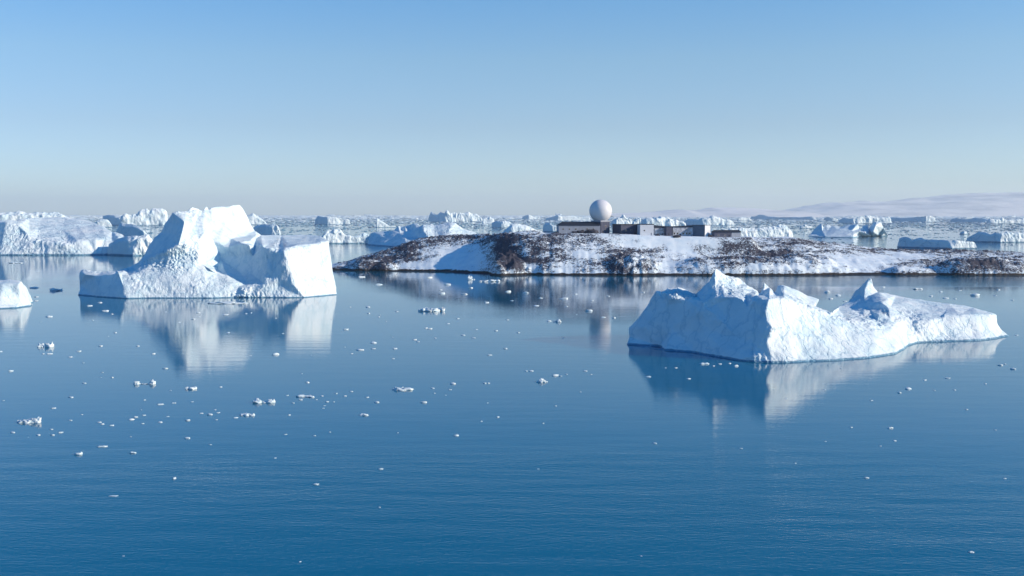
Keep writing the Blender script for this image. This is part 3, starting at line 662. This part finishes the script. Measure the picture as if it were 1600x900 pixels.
def island():
    xs = np.arange(-150, 500, .75); ys = np.concatenate([np.arange(640, 745, .75), np.arange(745, 840, 2.5)])
    X, Y = np.meshgrid(xs, ys)
    yc = np.interp(X, cxs, cd); zc = np.interp(X, cxs, cz); y0 = np.interp(X, sxs, sd)
    q0 = np.stack([X.ravel() / 9, Y.ravel() * 0, X.ravel() * 0 + 3], 1)
    y0 = y0 + fbm(q0, 3).reshape(X.shape) * 1.8
    u = (Y - y0) / (yc - y0)
    ex = np.interp(X, [PA(690, 680), PA(780, 680), PA(930, 680), PA(1040, 680), PA(1600, 680)], [1.6, 2.2, 2.0, 1.35, 1.25])
    def prof(u, zc, ex):
        f = np.where(u < 0, u * 2.0, 1 - (1 - np.clip(u, 0, 1)) ** ex)
        return zc * f
    # hill A (left) : shoreline stays far; hill B: everything right of the saddle
    yA = np.interp(X, [PA(470, 719), PA(680, 698), PA(800, 690)], [719, 698, 690]) + fbm(q0 + 9, 2).reshape(X.shape) * 1.2
    uA = (Y - yA) / (yc - yA)
    zA0 = np.interp(X, [PA(765, 725), PA(800, 725)], [1, 0.5])
    A = prof(uA, zc * zA0, 1.25)
    xl, xr = PA(686, 672), PA(766, 700)
    xb = np.clip((X - (xl + (Y - 672) * .04)) / (xr - xl), -1, 1)
    fl = np.where(xb > 0, 1 - (1 - xb) ** 1.15, xb * 2)
    B = np.where(xb < 1, np.minimum(prof(u, zc, 2.6), 40) * 1 - (1 - fl) * 26, prof(u, zc, ex))
    Bs = np.where(xb < 1, prof(u, np.maximum(zc, 25), np.interp(xb, [0, 1], [3.2, 2.2])) * np.where(u > 0, np.clip(fl, 0, 1), 1) - 6 * np.clip(-fl, 0, 1), prof(u, zc, ex))
    isA = X < PA(800, 725)
    Z = np.where(isA, np.maximum(A, Bs), Bs)
    # seaward humps
    HN = (fbm(np.stack([X.ravel() / 6, Y.ravel() / 6, X.ravel() * 0 + 8], 1), 4).reshape(X.shape) * np.interp(X, [PA(1030, 670), PA(1045, 670)], [.35, .10]))
    def hump(px0, px1, Dm, ry, hz, pk=.3, pw=3.2):
        x0, x1 = PA(px0, Dm), PA(px1, Dm); xc = x0 + pk * (x1 - x0)
        dx = np.where(X < xc, (xc - X) / (xc - x0), (X - xc) / (x1 - xc))
        dy = np.abs(Y - Dm) / ry
        r = dx ** pw + dy ** 2 + HN
        return np.where(r < 1, hz * np.clip(1 - r, 0, 1.15) ** .7, -9)
    for h in [(1037, 1345, 669, 17, 11.8, .25, 2.6), (1180, 1330, 676, 20, 13.5, .4, 2), (934, 1042, 668, 17, 12.6, .42, 2.2), (1455, 1665, 669, 15, 11, .3, 2.4), (1380, 1475, 667, 10, 6.2, .25, 2), (546, 640, 716, 10, 7.5, .3, 2.5), (1010, 1040, 667, 9, 5, .4, 2),
              (585, 625, 709, 8, 6.2, .5, 2), (838, 890, 667, 10, 8, .3, 2), (765, 830, 672, 22, 13, .3, 2)]:
        H = hump(*h); k = 2.2
        Z = np.where(H > -5, np.maximum(Z, H) + np.clip(k - np.abs(Z - H), 0, k) ** 2 / (4 * k), Z)
    # back slope
    tb = (Y - yc) / 62
    Z = np.where(Y > yc, np.minimum(Z, zc * (1 - np.clip(tb, 0, 9) ** 1.8) ), Z)
    flat = X.ravel(); yy = Y.ravel()
    PX, PY = project(flat, yy, Z.ravel())
    q = np.stack([flat, yy, Z.ravel() * 1.5], 1)
    rock = fbm(q / np.array([14, 5, 5]), 5, .6) * .8 - .10
    for (a, bq, rx, ry, w) in [(690, 380, 60, 10, .5), (640, 398, 70, 12, .4), (810, 404, 32, 26, 1.1), (785, 395, 20, 22, .9), (870, 405, 45, 20, .15), (640, 384, 80, 13, .55), (600, 408, 60, 12, .55), (585, 419, 25, 8, .9), (740, 370, 90, 5, .75), (860, 398, 50, 24, .25), (900, 374, 110, 9, .3), (960, 412, 26, 16, .85),
            (1000, 418, 35, 12, .4), (985, 394, 45, 6, .6), (1040, 393, 45, 3, .5), (1180, 403, 110, 13, .55), (1210, 396, 60, 5, .5), (1270, 378, 70, 5, .6), (1190, 385, 80, 5, .35), (1360, 391, 90, 3, .5), (1480, 392, 110, 5, .6), (1510, 412, 55, 14, .6), (1560, 412, 50, 12, .6), (1425, 411, 40, 6, .55),
            (1095, 378, 60, 7, -1.1), (1060, 385, 40, 16, -.9), (715, 405, 36, 22, -1.5), (690, 388, 34, 12, -.5), (912, 397, 24, 7, -.8), (880, 422, 16, 8, -.9), (650, 416, 45, 7, -.75), (1350, 408, 70, 12, -.8), (1420, 398, 50, 6, -.5), (830, 417, 12, 7, -1.1),
            (822, 396, 8, 6, -1.2), (1220, 418, 60, 6, -.4), (800, 424, 10, 3, -.6), (1045, 415, 18, 14, -.6), (1010, 380, 70, 6, -.5), (1500, 400, 30, 3, -.2)]:
        rock += w * np.exp(-((PX - a) / rx) ** 2 - ((PY - bq) / ry) ** 2)
    rf = np.clip(rock * 1.5 + .4, 0, 1)
    dz = fbm(q / 16, 3) * .8 + fbm(q / 3, 3) * .12 - .25 + rf * (billow(q / np.array([3.4, 2.2, 2.6]), 3) * .85 + billow(q / 1.2, 2) * .3)
    above = np.clip(Z.ravel() / 2, 0, 1)
    # level pad for the buildings
    sm = lambda t: np.clip(t, 0, 1) ** 2 * (3 - 2 * np.clip(t, 0, 1))
    pad = sm((yy - 682) / 11) * sm((728 - yy) / 10) * sm((flat - PA(850, 700)) / 6) * sm((PA(1185, 700) - flat) / 8)
    pz = np.interp(flat, [PA(a, 698) for a in (866, 940, 1000, 1050, 1110, 1165)], [P(a, b_, 698)[2] for a, b_ in ((866, 363.8), (940, 364.3), (1000, 367.2), (1050, 368.8), (1110, 369.8), (1165, 370.8))])
    Zf = (Z.ravel() + dz * above) * (1 - pad) + (pz + .25 * dz) * pad
    V = np.stack([flat, yy, np.maximum(Zf, -3)], 1)
    ny, nx = X.shape
    idx = np.arange(ny * nx).reshape(ny, nx)
    Q = np.stack([idx[:-1, :-1], idx[:-1, 1:], idx[1:, 1:], idx[1:, :-1]], -1).reshape(-1, 4)
    keep = (V[Q][:, :, 2].max(1) > -2.9); Q = Q[keep]
    used_v = np.unique(Q); rm = -np.ones(len(V), int); rm[used_v] = np.arange(len(used_v))
    o = mesh_np('snowy_island', V[used_v], rm[Q], m_isl, attrs={'rock': rock[used_v]})
    return o, xs, ys, Zf.reshape(X.shape)
isl, IX, IY, IZ = island()
tag(isl, kind='structure')
def ground(x, y):
    i = int(np.clip(np.searchsorted(IX, x) - 1, 0, len(IX) - 2)); j = int(np.clip(np.searchsorted(IY, y) - 1, 0, len(IY) - 2))
    return float(IZ[j, i])
tag(isl, kind='structure'); isl.name = 'island'

# ================================================================== BUILDINGS
M_GREY = plain('grey_panel', (.25, .30, .38), .7, .12, .7)
M_BROWN = plain('brown_cladding', (.055, .07, .12), .8, .2, .9)
M_DARK = plain('dark_roofing', (.016, .024, .042), .7, .25, .7)
M_WHITE = plain('white_panel', (.55, .62, .70), .6, .06, .5)
M_SNOWY = plain('frosted_wall', (.32, .37, .44), .8, .6, .6)
M_SHADEW = plain('shade_toned_wall', (.09, .13, .19), .8, .2, .8)  # blue-grey shade tone for the square building's unlit left face
M_DOME = plain('dome_shell', (.57, .63, .70), .5, .03, .3)
M_WIN, _nt, _b = newmat('window_glass'); _b.inputs['Base Color'].default_value = (.02, .025, .035, 1); _b.inputs['Roughness'].default_value = .1
M_ROCKS = plain('boulder_rock', (.045, .05, .07), .85, .5, .9, bump=.3)
M_FRAME = plain('trim_paint', (.5, .5, .5), .6, .05)

def boxv(x0, x1, y0, y1, z0, z1):
    V = [(x0, y0, z0), (x1, y0, z0), (x1, y1, z0), (x0, y1, z0), (x0, y0, z1), (x1, y0, z1), (x1, y1, z1), (x0, y1, z1)]
    Fq = [(0, 3, 2, 1), (4, 5, 6, 7), (0, 1, 5, 4), (1, 2, 6, 5), (2, 3, 7, 6), (3, 0, 4, 7)]
    return V, Fq
def poly(name, parts, mat, parent):
    V, Fs = [], []
    for v, f in parts:
        n = len(V); V += v; Fs += [tuple(i + n for i in q) for q in f]
    me = bpy.data.meshes.new(name); me.from_pydata(V, [], Fs); me.materials.append(mat); me.update()
    o = bpy.data.objects.new(name, me); COL.objects.link(o); o.parent = parent
    return o
def window(root, x, z, w, h, y=0.0, wallx=False):
    fr = poly('window', [boxv(x - w / 2 - .1, x + w / 2 + .1, y - .08, y + .05, z - .1, z), boxv(x - w / 2 - .1, x + w / 2 + .1, y - .08, y + .05, z + h, z + h + .1),
                    boxv(x - w / 2 - .1, x - w / 2, y - .08, y + .05, z, z + h), boxv(x + w / 2, x + w / 2 + .1, y - .08, y + .05, z, z + h)], M_FRAME, root)
    poly('pane', [boxv(x - w / 2, x + w / 2, y - .03, y + .04, z, z + h)], M_WIN, fr)
def door(root, x, h=2.1, y=0.0, mat=None):
    d = poly('door', [boxv(x - .5, x + .5, y - .06, y + .04, 0.05, h)], mat or M_DARK, root)
    poly('handle', [boxv(x + .3, x + .38, y - .12, y - .06, 1.0, 1.15)], M_FRAME, d)

def site(px, D, th):
    x = PA(px, D); z = ground(x, D)
    return x, z
def block(name, label, px0, pxc, px1, pyt, D, th, wall, roof, pitched=0, zb=None):
    m = D / F; s, c = math.sin(R(th)), math.cos(R(th))
    wf = (px1 - pxc) * m / c; dp = (pxc - px0) * m / max(s, .05)
    x = PA(pxc, D); z = zb if zb is not None else min(ground(x, D), ground(x + wf, D)) - .3
    h = P(pxc, pyt, D)[2] - z
    r = empty(name, (x, D, z), R(th)); tag(r, label, 'building')
    poly('wall', [boxv(0, wf, 0, dp, -2.5, h)], wall, r)
    return r, wf, dp, h

# long hut with hipped dark roof
D0 = 705; m0 = D0 / F
r, wf, dp, h = block('long_hut', 'long low grey hut with a dark hipped roof, touching the dome tower\'s left side', 870.5, 873, 938, 352.6, 697, 5, M_GREY, M_DARK)
e = .35; rh = 2.75
V = [(-e, -e, h + .004), (wf + e, -e, h + .004), (wf + e, dp + e, h + .004), (-e, dp + e, h + .004), (3.2, dp * .5, h + rh), (wf + e, dp * .5, h + rh)]
poly('roof', [(V, [(0, 1, 5, 4), (2, 3, 4, 5), (3, 0, 4), (1, 2, 5), (0, 3, 2, 1)])], M_DARK, r)
for x in (3, 7.5, 12, 20, 24.5): window(r, x, h * .5, 1.1, .8)
door(r, 16.5)
poly('chimney', [boxv(10, 10.7, dp * .5 - .4, dp * .5 + .3, h + rh - .5, h + rh + .7)], M_GREY, r)

# dome tower
th = 41; a = 9.1; Dt = 701; xt = PA(938.3, Dt); zt = ground(xt, Dt) - .5
tw = empty('radar_tower', (xt, Dt, zt), R(th)); tag(tw, 'square brown tower carrying a huge white spherical radar dome', 'radar tower')
ht = P(938, 344.6, Dt)[2] - zt
poly('wall', [boxv(0, a, 0, a, -2.5, ht - .9)], M_BROWN, tw)
poly('parapet', [boxv(-.12, a + .12, -.12, a + .12, ht - .9, ht)], M_GREY, tw)
for zz in (2.2, 5.0): window(tw, a * .55, zz, 1.0, 1.0)
door(tw, a * .25)
for xx in (.9, 3.2, 5.6, 8.0): poly('cladding_rib', [boxv(xx, xx + .12, -.09, .03, 0, ht - 1.0)], M_BROWN, tw)
rad = 17.7 * (Dt + 6) / F; zc = P(938.7, 329.6, Dt + 6)[2] - zt
import bmesh
bm = bmesh.new(); bmesh.ops.create_uvsphere(bm, u_segments=96, v_segments=64, radius=rad)
cut = -(zc - ht) + .05
bmesh.ops.bisect_plane(bm, geom=bm.verts[:] + bm.edges[:] + bm.faces[:], plane_co=(0, 0, cut), plane_no=(0, 0, -1), clear_outer=True)
me = bpy.data.meshes.new('dome'); bm.to_mesh(me); bm.free(); me.materials.append(M_DOME)
for p in me.polygons: p.use_smooth = True
dm = bpy.data.objects.new('dome', me); COL.objects.link(dm); dm.parent = tw; dm.location = (a / 2, a / 2, zc)
# collar under the dome
bm = bmesh.new(); rb = math.sqrt(max(.5, rad ** 2 - cut ** 2)); bmesh.ops.create_cone(bm, segments=48, radius1=rb + .25, radius2=rb + .15, depth=.5, cap_ends=True)
me = bpy.data.meshes.new('collar'); bm.to_mesh(me); bm.free(); me.materials.append(M_GREY)
cl = bpy.data.objects.new('collar', me); COL.objects.link(cl); cl.parent = tw; cl.location = (a / 2, a / 2, ht + .25)

# brown box building with white front annex
def flatroof(r, wf, dp, h, t=.7, e=.15, mat=None): poly('roof', [boxv(-e, wf + e, -e, dp + e, h + .003, h + t)], mat or M_DARK, r)
r, wf, dp, h = block('box_building', 'box-shaped dark brown flat-roofed building, first to the right of the dome tower', 959, 970, 999, 351.8, 700, 26, M_BROWN, M_DARK)
flatroof(r, wf, dp, h); window(r, 4, 3.2, 1.2, .9); window(r, 8.5, 3.2, 1.2, .9); door(r, 11.5)
r, wf, dp, h = block('white_building', 'plain white box-shaped building, its bright wall between the dark brown box and the mottled shed', 997.5, 1000, 1021.5, 351, 697, 8, M_WHITE, M_DARK)
flatroof(r, wf, dp, h, .5, .2); door(r, wf - 1.6, 2.2, mat=M_GREY); window(r, 3.0, 3.4, .9, .8)
r, wf, dp, h = block('low_shed', 'low mottled shed with a small sloping dark roof, just right of the white building', 1021, 1023, 1041, 356, 704, 10, M_SNOWY, M_DARK)
V = [(-.3, -.3, h), (wf + .3, -.3, h), (wf + .3, dp * .6, h + 1.1), (-.3, dp * .6, h + 2.0), (-.3, dp + .3, h), (wf + .3, dp + .3, h)]
poly('roof', [(V, [(0, 1, 2, 3), (3, 2, 5, 4), (0, 3, 4), (1, 5, 2), (0, 4, 5, 1)])], M_DARK, r); window(r, 2.2, 1.0, 1.4, .8); window(r, 5.8, 1.0, 1.2, .8)
r, wf, dp, h = block('grey_shed', 'narrow grey-brown shed between the mottled shed and the long frosted building', 1038, 1041, 1050, 354.6, 701, 12, M_BROWN, M_DARK)
flatroof(r, wf, dp, h, .3); door(r, 1.6)
r, wf, dp, h = block('frosted_building', 'frosted grey building with a row of windows under a thin dark roof edge', 1048.5, 1051, 1085, 355.2, 704, 8, M_SNOWY, M_DARK)
V = [(-.3, -.35, h + .003), (wf + .3, -.35, h + .003), (wf + .3, dp + .3, h + .003), (-.3, dp + .3, h + .003), (-.3, dp * .5, h + .7), (wf + .3, dp * .5, h + 1.4)]
poly('roof', [(V, [(0, 1, 5, 4), (2, 3, 4, 5), (3, 0, 4), (1, 2, 5), (0, 3, 2, 1)])], M_DARK, r)
for x in (1.2, 3.4, 7.6, 10.0, 12.4): window(r, x, 1.6, 1.0, 1.3)
door(r, 5.5)
r, wf, dp, h = block('square_building', 'square building, shade-coloured dark left face and white right face, second from the right end', 1084, 1101, 1112, 352.2, 700, 50, M_WHITE, M_DARK)
flatroof(r, wf, dp, h, .3, .1)
sl = poly('side_wall_shade', [boxv(-.06, 0, 0.05, dp - .05, -2, h - .05)], M_SHADEW, r); sl['label'] = 'side wall coloured dark as shade'  # thin dark sheet over the left wall, painting in its shade
door(r, wf * .6, 2.1, mat=M_GREY)
r, wf, dp, h = block('low_hut', 'low brown hut with a dark roof, alone at the right end of the row', 1113.5, 1116, 1144, 362.8, 699, 12, M_BROWN, M_DARK)
w2 = 16 * 699 / F
an = poly('annex_wall', [boxv(wf + .01, wf + w2, .3, dp, -2.5, h)], M_GREY, r); an['label'] = 'lighter grey right half of the hut'
V = [(-.3, -.4, h + .003), (wf + w2 + .3, -.4, h + .003), (wf + w2 + .3, dp + .3, h + .003), (-.3, dp + .3, h + .003), (.6, dp * .5, h + 1.5), (wf + w2 - .3, dp * .5, h + 1.5)]
poly('roof', [(V, [(0, 1, 5, 4), (2, 3, 4, 5), (3, 0, 4), (1, 2, 5), (0, 3, 2, 1)])], M_DARK, r)
window(r, 3, 1.2, 1.0, .7); window(r, 8, 1.2, 1.0, .7); door(r, 11.2, 1.9)

# boulders by the buildings
def boulder(px, D, w, h, label, seed):
    V, T = lump(0, w, w * .7, h, seed, 3, 1.0)
    x = PA(px, D); o = mesh_np('boulder', V, T, M_ROCKS); o.location = (x, D, ground(x, D) + h * .1)
    tag(o, label, 'boulder'); return o
boulder(925, 697, 4.2, 1.9, 'wide dark boulder heap against the middle of the long hut\'s front wall', 501)
boulder(908, 697, 2.6, 1.7, 'pointed dark boulder leaning near the middle of the long hut, left of the wide heap', 502)
boulder(898, 697, 2.0, 1.0, 'low dark boulder in front of the left half of the long hut', 503)
boulder(1109, 694, 1.3, 1.3, 'single round boulder between the square building and the low end hut', 504)
boulder(1057, 692, 2.8, .8, 'dark low rock on the snow in front of the frosted building', 505)
boulder(1027, 695, 1.6, .9, 'small dark rock in front of the mottled shed', 506)
boulder(870, 699, 1.8, .8, 'rock at the left corner of the long hut', 507)

# ================================================================== DISTANT LAND
m_hill, nt, b = newmat('far_snow_land'); L = nt.links
geo = N(nt, 'ShaderNodeNewGeometry')
mp = N(nt, 'ShaderNodeMapping'); mp.inputs['Scale'].default_value = (1 / 700, 1 / 700, 1 / 90); L.new(geo.outputs['Position'], mp.inputs['Vector'])
n1 = N(nt, 'ShaderNodeTexNoise', i_Scale=1.0, i_Detail=7.0, i_Roughness=.65); L.new(mp.outputs[0], n1.inputs['Vector'])
r1 = ramp(nt, [(.34, (.42, .49, .56)), (.5, (.66, .72, .76)), (.62, (.74, .79, .82))]); L.new(n1.outputs['Fac'], r1.inputs['Fac']); L.new(r1.outputs[0], b.inputs['Base Color'])
b.inputs['Roughness'].default_value = .9
def hills(name, D, depth, prof, rough, seed):
    x0, x1 = PA(prof[0][0], D), PA(prof[-1][0], D)
    xs = np.linspace(x0, x1, 340); ys = np.linspace(D, D + depth, 60)
    X, Y = np.meshgrid(xs, ys)
    px = X / (D + depth * .5) * F + 800
    zc = np.interp(px, [p[0] for p in prof], [max(0, (335 - p[1])) * (D + depth * .5) / F + 60 for p in prof])
    v = (Y - D) / depth
    sh = np.sin(np.clip(v * 1.0, 0, 1) * math.pi) ** .8
    q = np.stack([X.ravel() / 1500 + seed, Y.ravel() / 1300, X.ravel() * 0], 1)
    n = fbm(q, 5).reshape(X.shape)
    Z = zc * sh + n * rough * sh * np.clip(zc / 150, 0, 1) - 4
    ny, nx = X.shape; idx = np.arange(ny * nx).reshape(ny, nx)
    Q = np.stack([idx[:-1, :-1], idx[:-1, 1:], idx[1:, 1:], idx[1:, :-1]], -1).reshape(-1, 4)
    o = mesh_np(name, np.stack([X.ravel(), Y.ravel(), Z.ravel()], 1), Q, m_hill)
    tag(o, kind='structure'); return o
hills('hills', 17000, 7000, [(1170, 335), (1210, 333), (1250, 327), (1290, 320), (1330, 319), (1370, 317), (1430, 312), (1500, 307), (1560, 304), (1620, 302), (1700, 300), (1850, 306), (2050, 330)], 70, 1.0)
hills('low_hills', 13000, 3500, [(960, 335), (990, 334), (1020, 333), (1045, 330), (1060, 329), (1075, 331), (1095, 330), (1110, 327.5), (1150, 327), (1190, 328.5), (1230, 331), (1270, 334), (1300, 335)], 30, 5.0)

# ================================================================== WATER
m_w, nt, b = newmat('sea_water'); L = nt.links
geo = N(nt, 'ShaderNodeNewGeometry')
def wn(scale, sc, detail=3.0, rough=.55, rot=0.0):
    mp = N(nt, 'ShaderNodeMapping'); mp.inputs['Scale'].default_value = sc; mp.inputs['Rotation'].default_value = (0, 0, rot)
    L.new(geo.outputs['Position'], mp.inputs['Vector'])
    n = N(nt, 'ShaderNodeTexNoise', i_Scale=scale, i_Detail=detail, i_Roughness=rough); L.new(mp.outputs[0], n.inputs['Vector'])
    return n.outputs['Fac']
fine = wn(1.6, (.55, 1.2, 1), 3.0, .6, .12)
swell = wn(.16, (.35, 1.3, 1), 3.0, .5, .2)
patch = wn(.012, (.22, 1, 1), 3.0, .5)
prr = N(nt, 'ShaderNodeMapRange'); L.new(patch, prr.inputs['Value']); prr.inputs['From Min'].default_value = .42; prr.inputs['From Max'].default_value = .62
prr.inputs['To Min'].default_value = .55; prr.inputs['To Max'].default_value = 1.25
# breeze-ruffled belt along the shore to the right
sep = N(nt, 'ShaderNodeSeparateXYZ'); L.new(geo.outputs['Position'], sep.inputs[0])
def band(out, a, b_, c, d):
    r1 = N(nt, 'ShaderNodeMapRange', interpolation_type='SMOOTHSTEP'); L.new(out, r1.inputs['Value']); r1.inputs['From Min'].default_value = a; r1.inputs['From Max'].default_value = b_
    r2 = N(nt, 'ShaderNodeMapRange', interpolation_type='SMOOTHSTEP'); L.new(out, r2.inputs['Value']); r2.inputs['From Min'].default_value = c; r2.inputs['From Max'].default_value = d; r2.inputs['To Min'].default_value = 1; r2.inputs['To Max'].default_value = 0
    mm = N(nt, 'ShaderNodeMath', operation='MULTIPLY'); L.new(r1.outputs[0], mm.inputs[0]); L.new(r2.outputs[0], mm.inputs[1]); return mm.outputs[0]
by = band(sep.outputs['Y'], 545, 562, 625, 642); bx = band(sep.outputs['X'], 120, 190, 900, 1000)
bb = N(nt, 'ShaderNodeMath', operation='MULTIPLY'); L.new(by, bb.inputs[0]); L.new(bx, bb.inputs[1])
amp = N(nt, 'ShaderNodeMath', operation='MULTIPLY_ADD'); L.new(bb.outputs[0], amp.inputs[0]); amp.inputs[1].default_value = 4.5; L.new(prr.outputs[0], amp.inputs[2])
# the water roughens towards the viewer, out of the lee of the ice
near = N(nt, 'ShaderNodeMapRange', interpolation_type='SMOOTHSTEP'); L.new(sep.outputs['Y'], near.inputs['Value'])
near.inputs['From Min'].default_value = 105; near.inputs['From Max'].default_value = 225; near.inputs['To Min'].default_value = 4.0; near.inputs['To Max'].default_value = 1.0
farr = N(nt, 'ShaderNodeMapRange', interpolation_type='SMOOTHSTEP'); L.new(sep.outputs['Y'], farr.inputs['Value'])
farr.inputs['From Min'].default_value = 760; farr.inputs['From Max'].default_value = 1500; farr.inputs['To Min'].default_value = 0; farr.inputs['To Max'].default_value = 4.0
nf = N(nt, 'ShaderNodeMath', operation='ADD'); L.new(near.outputs[0], nf.inputs[0]); L.new(farr.outputs[0], nf.inputs[1])
a2 = N(nt, 'ShaderNodeMath', operation='MULTIPLY'); L.new(amp.outputs[0], a2.inputs[0]); L.new(nf.outputs[0], a2.inputs[1])
hf = N(nt, 'ShaderNodeMath', operation='MULTIPLY'); L.new(fine, hf.inputs[0]); hf.inputs[1].default_value = .012
hs = N(nt, 'ShaderNodeMath', operation='MULTIPLY_ADD'); L.new(swell, hs.inputs[0]); hs.inputs[1].default_value = .033; L.new(hf.outputs[0], hs.inputs[2])
hh = N(nt, 'ShaderNodeMath', operation='MULTIPLY'); L.new(hs.outputs[0], hh.inputs[0]); L.new(a2.outputs[0], hh.inputs[1])
bp = N(nt, 'ShaderNodeBump', i_Strength=1.0, i_Distance=1.0); L.new(hh.outputs[0], bp.inputs['Height']); L.new(bp.outputs[0], b.inputs['Normal'])
b.inputs['Base Color'].default_value = (.0, .112, .215, 1); b.inputs['Roughness'].default_value = .0; b.inputs['IOR'].default_value = 1.53
me = bpy.data.meshes.new('sea'); S = 34000
me.from_pydata([(-S, -2000, 0), (S, -2000, 0), (S, S, 0), (-S, S, 0)], [], [(0, 1, 2, 3)]); me.materials.append(m_w)
sea = bpy.data.objects.new('sea', me); COL.objects.link(sea); tag(sea, kind='structure')

# ================================================================== HAZE
HAZE_D = 3.6e-5
me = bpy.data.meshes.new('haze')
v, f = boxv(-35000, 35000, -2600, 35000, -8, 620); me.from_pydata(v, [], f)
m_h = bpy.data.materials.new('haze_air'); m_h.use_nodes = True; nt = m_h.node_tree
nt.nodes.remove(nt.nodes['Principled BSDF']); pv = nt.nodes.new('ShaderNodeVolumePrincipled')
pv.inputs['Color'].default_value = (.77, .91, .98, 1); pv.inputs['Density'].default_value = HAZE_D; pv.inputs['Anisotropy'].default_value = .1
nt.links.new(pv.outputs[0], nt.nodes['Material Output'].inputs['Volume'])
me.materials.append(m_h); hz = bpy.data.objects.new('haze', me); COL.objects.link(hz); tag(hz, kind='stuff')

# ================================================================== LIGHT, SKY, CAMERA
EL, AZ = 21.0, 77.0        # azimuth measured from behind the camera towards the right
sx, sy, sz = math.sin(R(AZ)) * math.cos(R(EL)), -math.cos(R(AZ)) * math.cos(R(EL)), math.sin(R(EL))
sd_ = bpy.data.lights.new('sun', 'SUN'); sd_.energy = 5.0; sd_.angle = R(.53); sd_.color = (1.0, .775, .57)
so = bpy.data.objects.new('sun', sd_); COL.objects.link(so)
so.rotation_euler = Vector((sx, sy, sz)).to_track_quat('Z', 'Y').to_euler(); so.location = (300, -200, 300)
w = bpy.data.worlds.new('World'); scene.world = w; w.use_nodes = True; nt = w.node_tree
sky = nt.nodes.new('ShaderNodeTexSky'); sky.sky_type = 'NISHITA'; sky.sun_disc = False
sky.sun_elevation = R(EL); sky.sun_rotation = math.atan2(sx, sy)
sky.altitude = 0; sky.air_density = 1.0; sky.dust_density = .3; sky.ozone_density = 3.0
bg = nt.nodes['Background']; bg.inputs['Strength'].default_value = .162
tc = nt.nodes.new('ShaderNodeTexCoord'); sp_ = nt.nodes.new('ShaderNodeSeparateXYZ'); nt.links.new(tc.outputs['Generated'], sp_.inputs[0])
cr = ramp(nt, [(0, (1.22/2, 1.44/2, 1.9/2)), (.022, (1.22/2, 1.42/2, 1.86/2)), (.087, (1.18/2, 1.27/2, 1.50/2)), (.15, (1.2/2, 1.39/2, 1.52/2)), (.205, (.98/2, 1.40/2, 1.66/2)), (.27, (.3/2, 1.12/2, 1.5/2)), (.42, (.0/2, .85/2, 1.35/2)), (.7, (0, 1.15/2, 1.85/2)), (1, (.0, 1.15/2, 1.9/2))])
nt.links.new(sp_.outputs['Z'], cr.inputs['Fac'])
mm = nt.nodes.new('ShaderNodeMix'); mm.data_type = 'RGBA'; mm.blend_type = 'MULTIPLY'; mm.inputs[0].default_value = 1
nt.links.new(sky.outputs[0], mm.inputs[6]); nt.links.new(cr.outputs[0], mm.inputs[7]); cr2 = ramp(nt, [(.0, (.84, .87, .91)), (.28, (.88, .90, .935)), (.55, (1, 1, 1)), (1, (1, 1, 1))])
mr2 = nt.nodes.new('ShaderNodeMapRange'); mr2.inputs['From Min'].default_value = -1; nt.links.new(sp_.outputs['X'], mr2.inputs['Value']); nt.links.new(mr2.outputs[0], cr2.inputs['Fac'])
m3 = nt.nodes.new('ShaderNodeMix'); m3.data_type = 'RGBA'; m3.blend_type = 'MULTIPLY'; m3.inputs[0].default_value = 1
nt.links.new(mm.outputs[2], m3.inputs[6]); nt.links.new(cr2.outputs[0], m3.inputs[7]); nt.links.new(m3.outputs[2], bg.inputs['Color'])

cd_ = bpy.data.cameras.new('camera'); cd_.lens = 36 * F / 1600; cd_.sensor_width = 36; cd_.clip_start = 1; cd_.clip_end = 100000
co = bpy.data.objects.new('camera', cd_); COL.objects.link(co); co.location = (0, 0, CH); co.rotation_euler = (math.pi / 2 - PITCH, 0, 0)
scene.camera = co
vs = scene.view_settings; vs.view_transform = 'Standard'; vs.look = 'None'; vs.exposure = 0.34; vs.gamma = 1.0
scene.render.engine = 'CYCLES'
scene.cycles.max_bounces = 6; scene.cycles.volume_bounces = 1
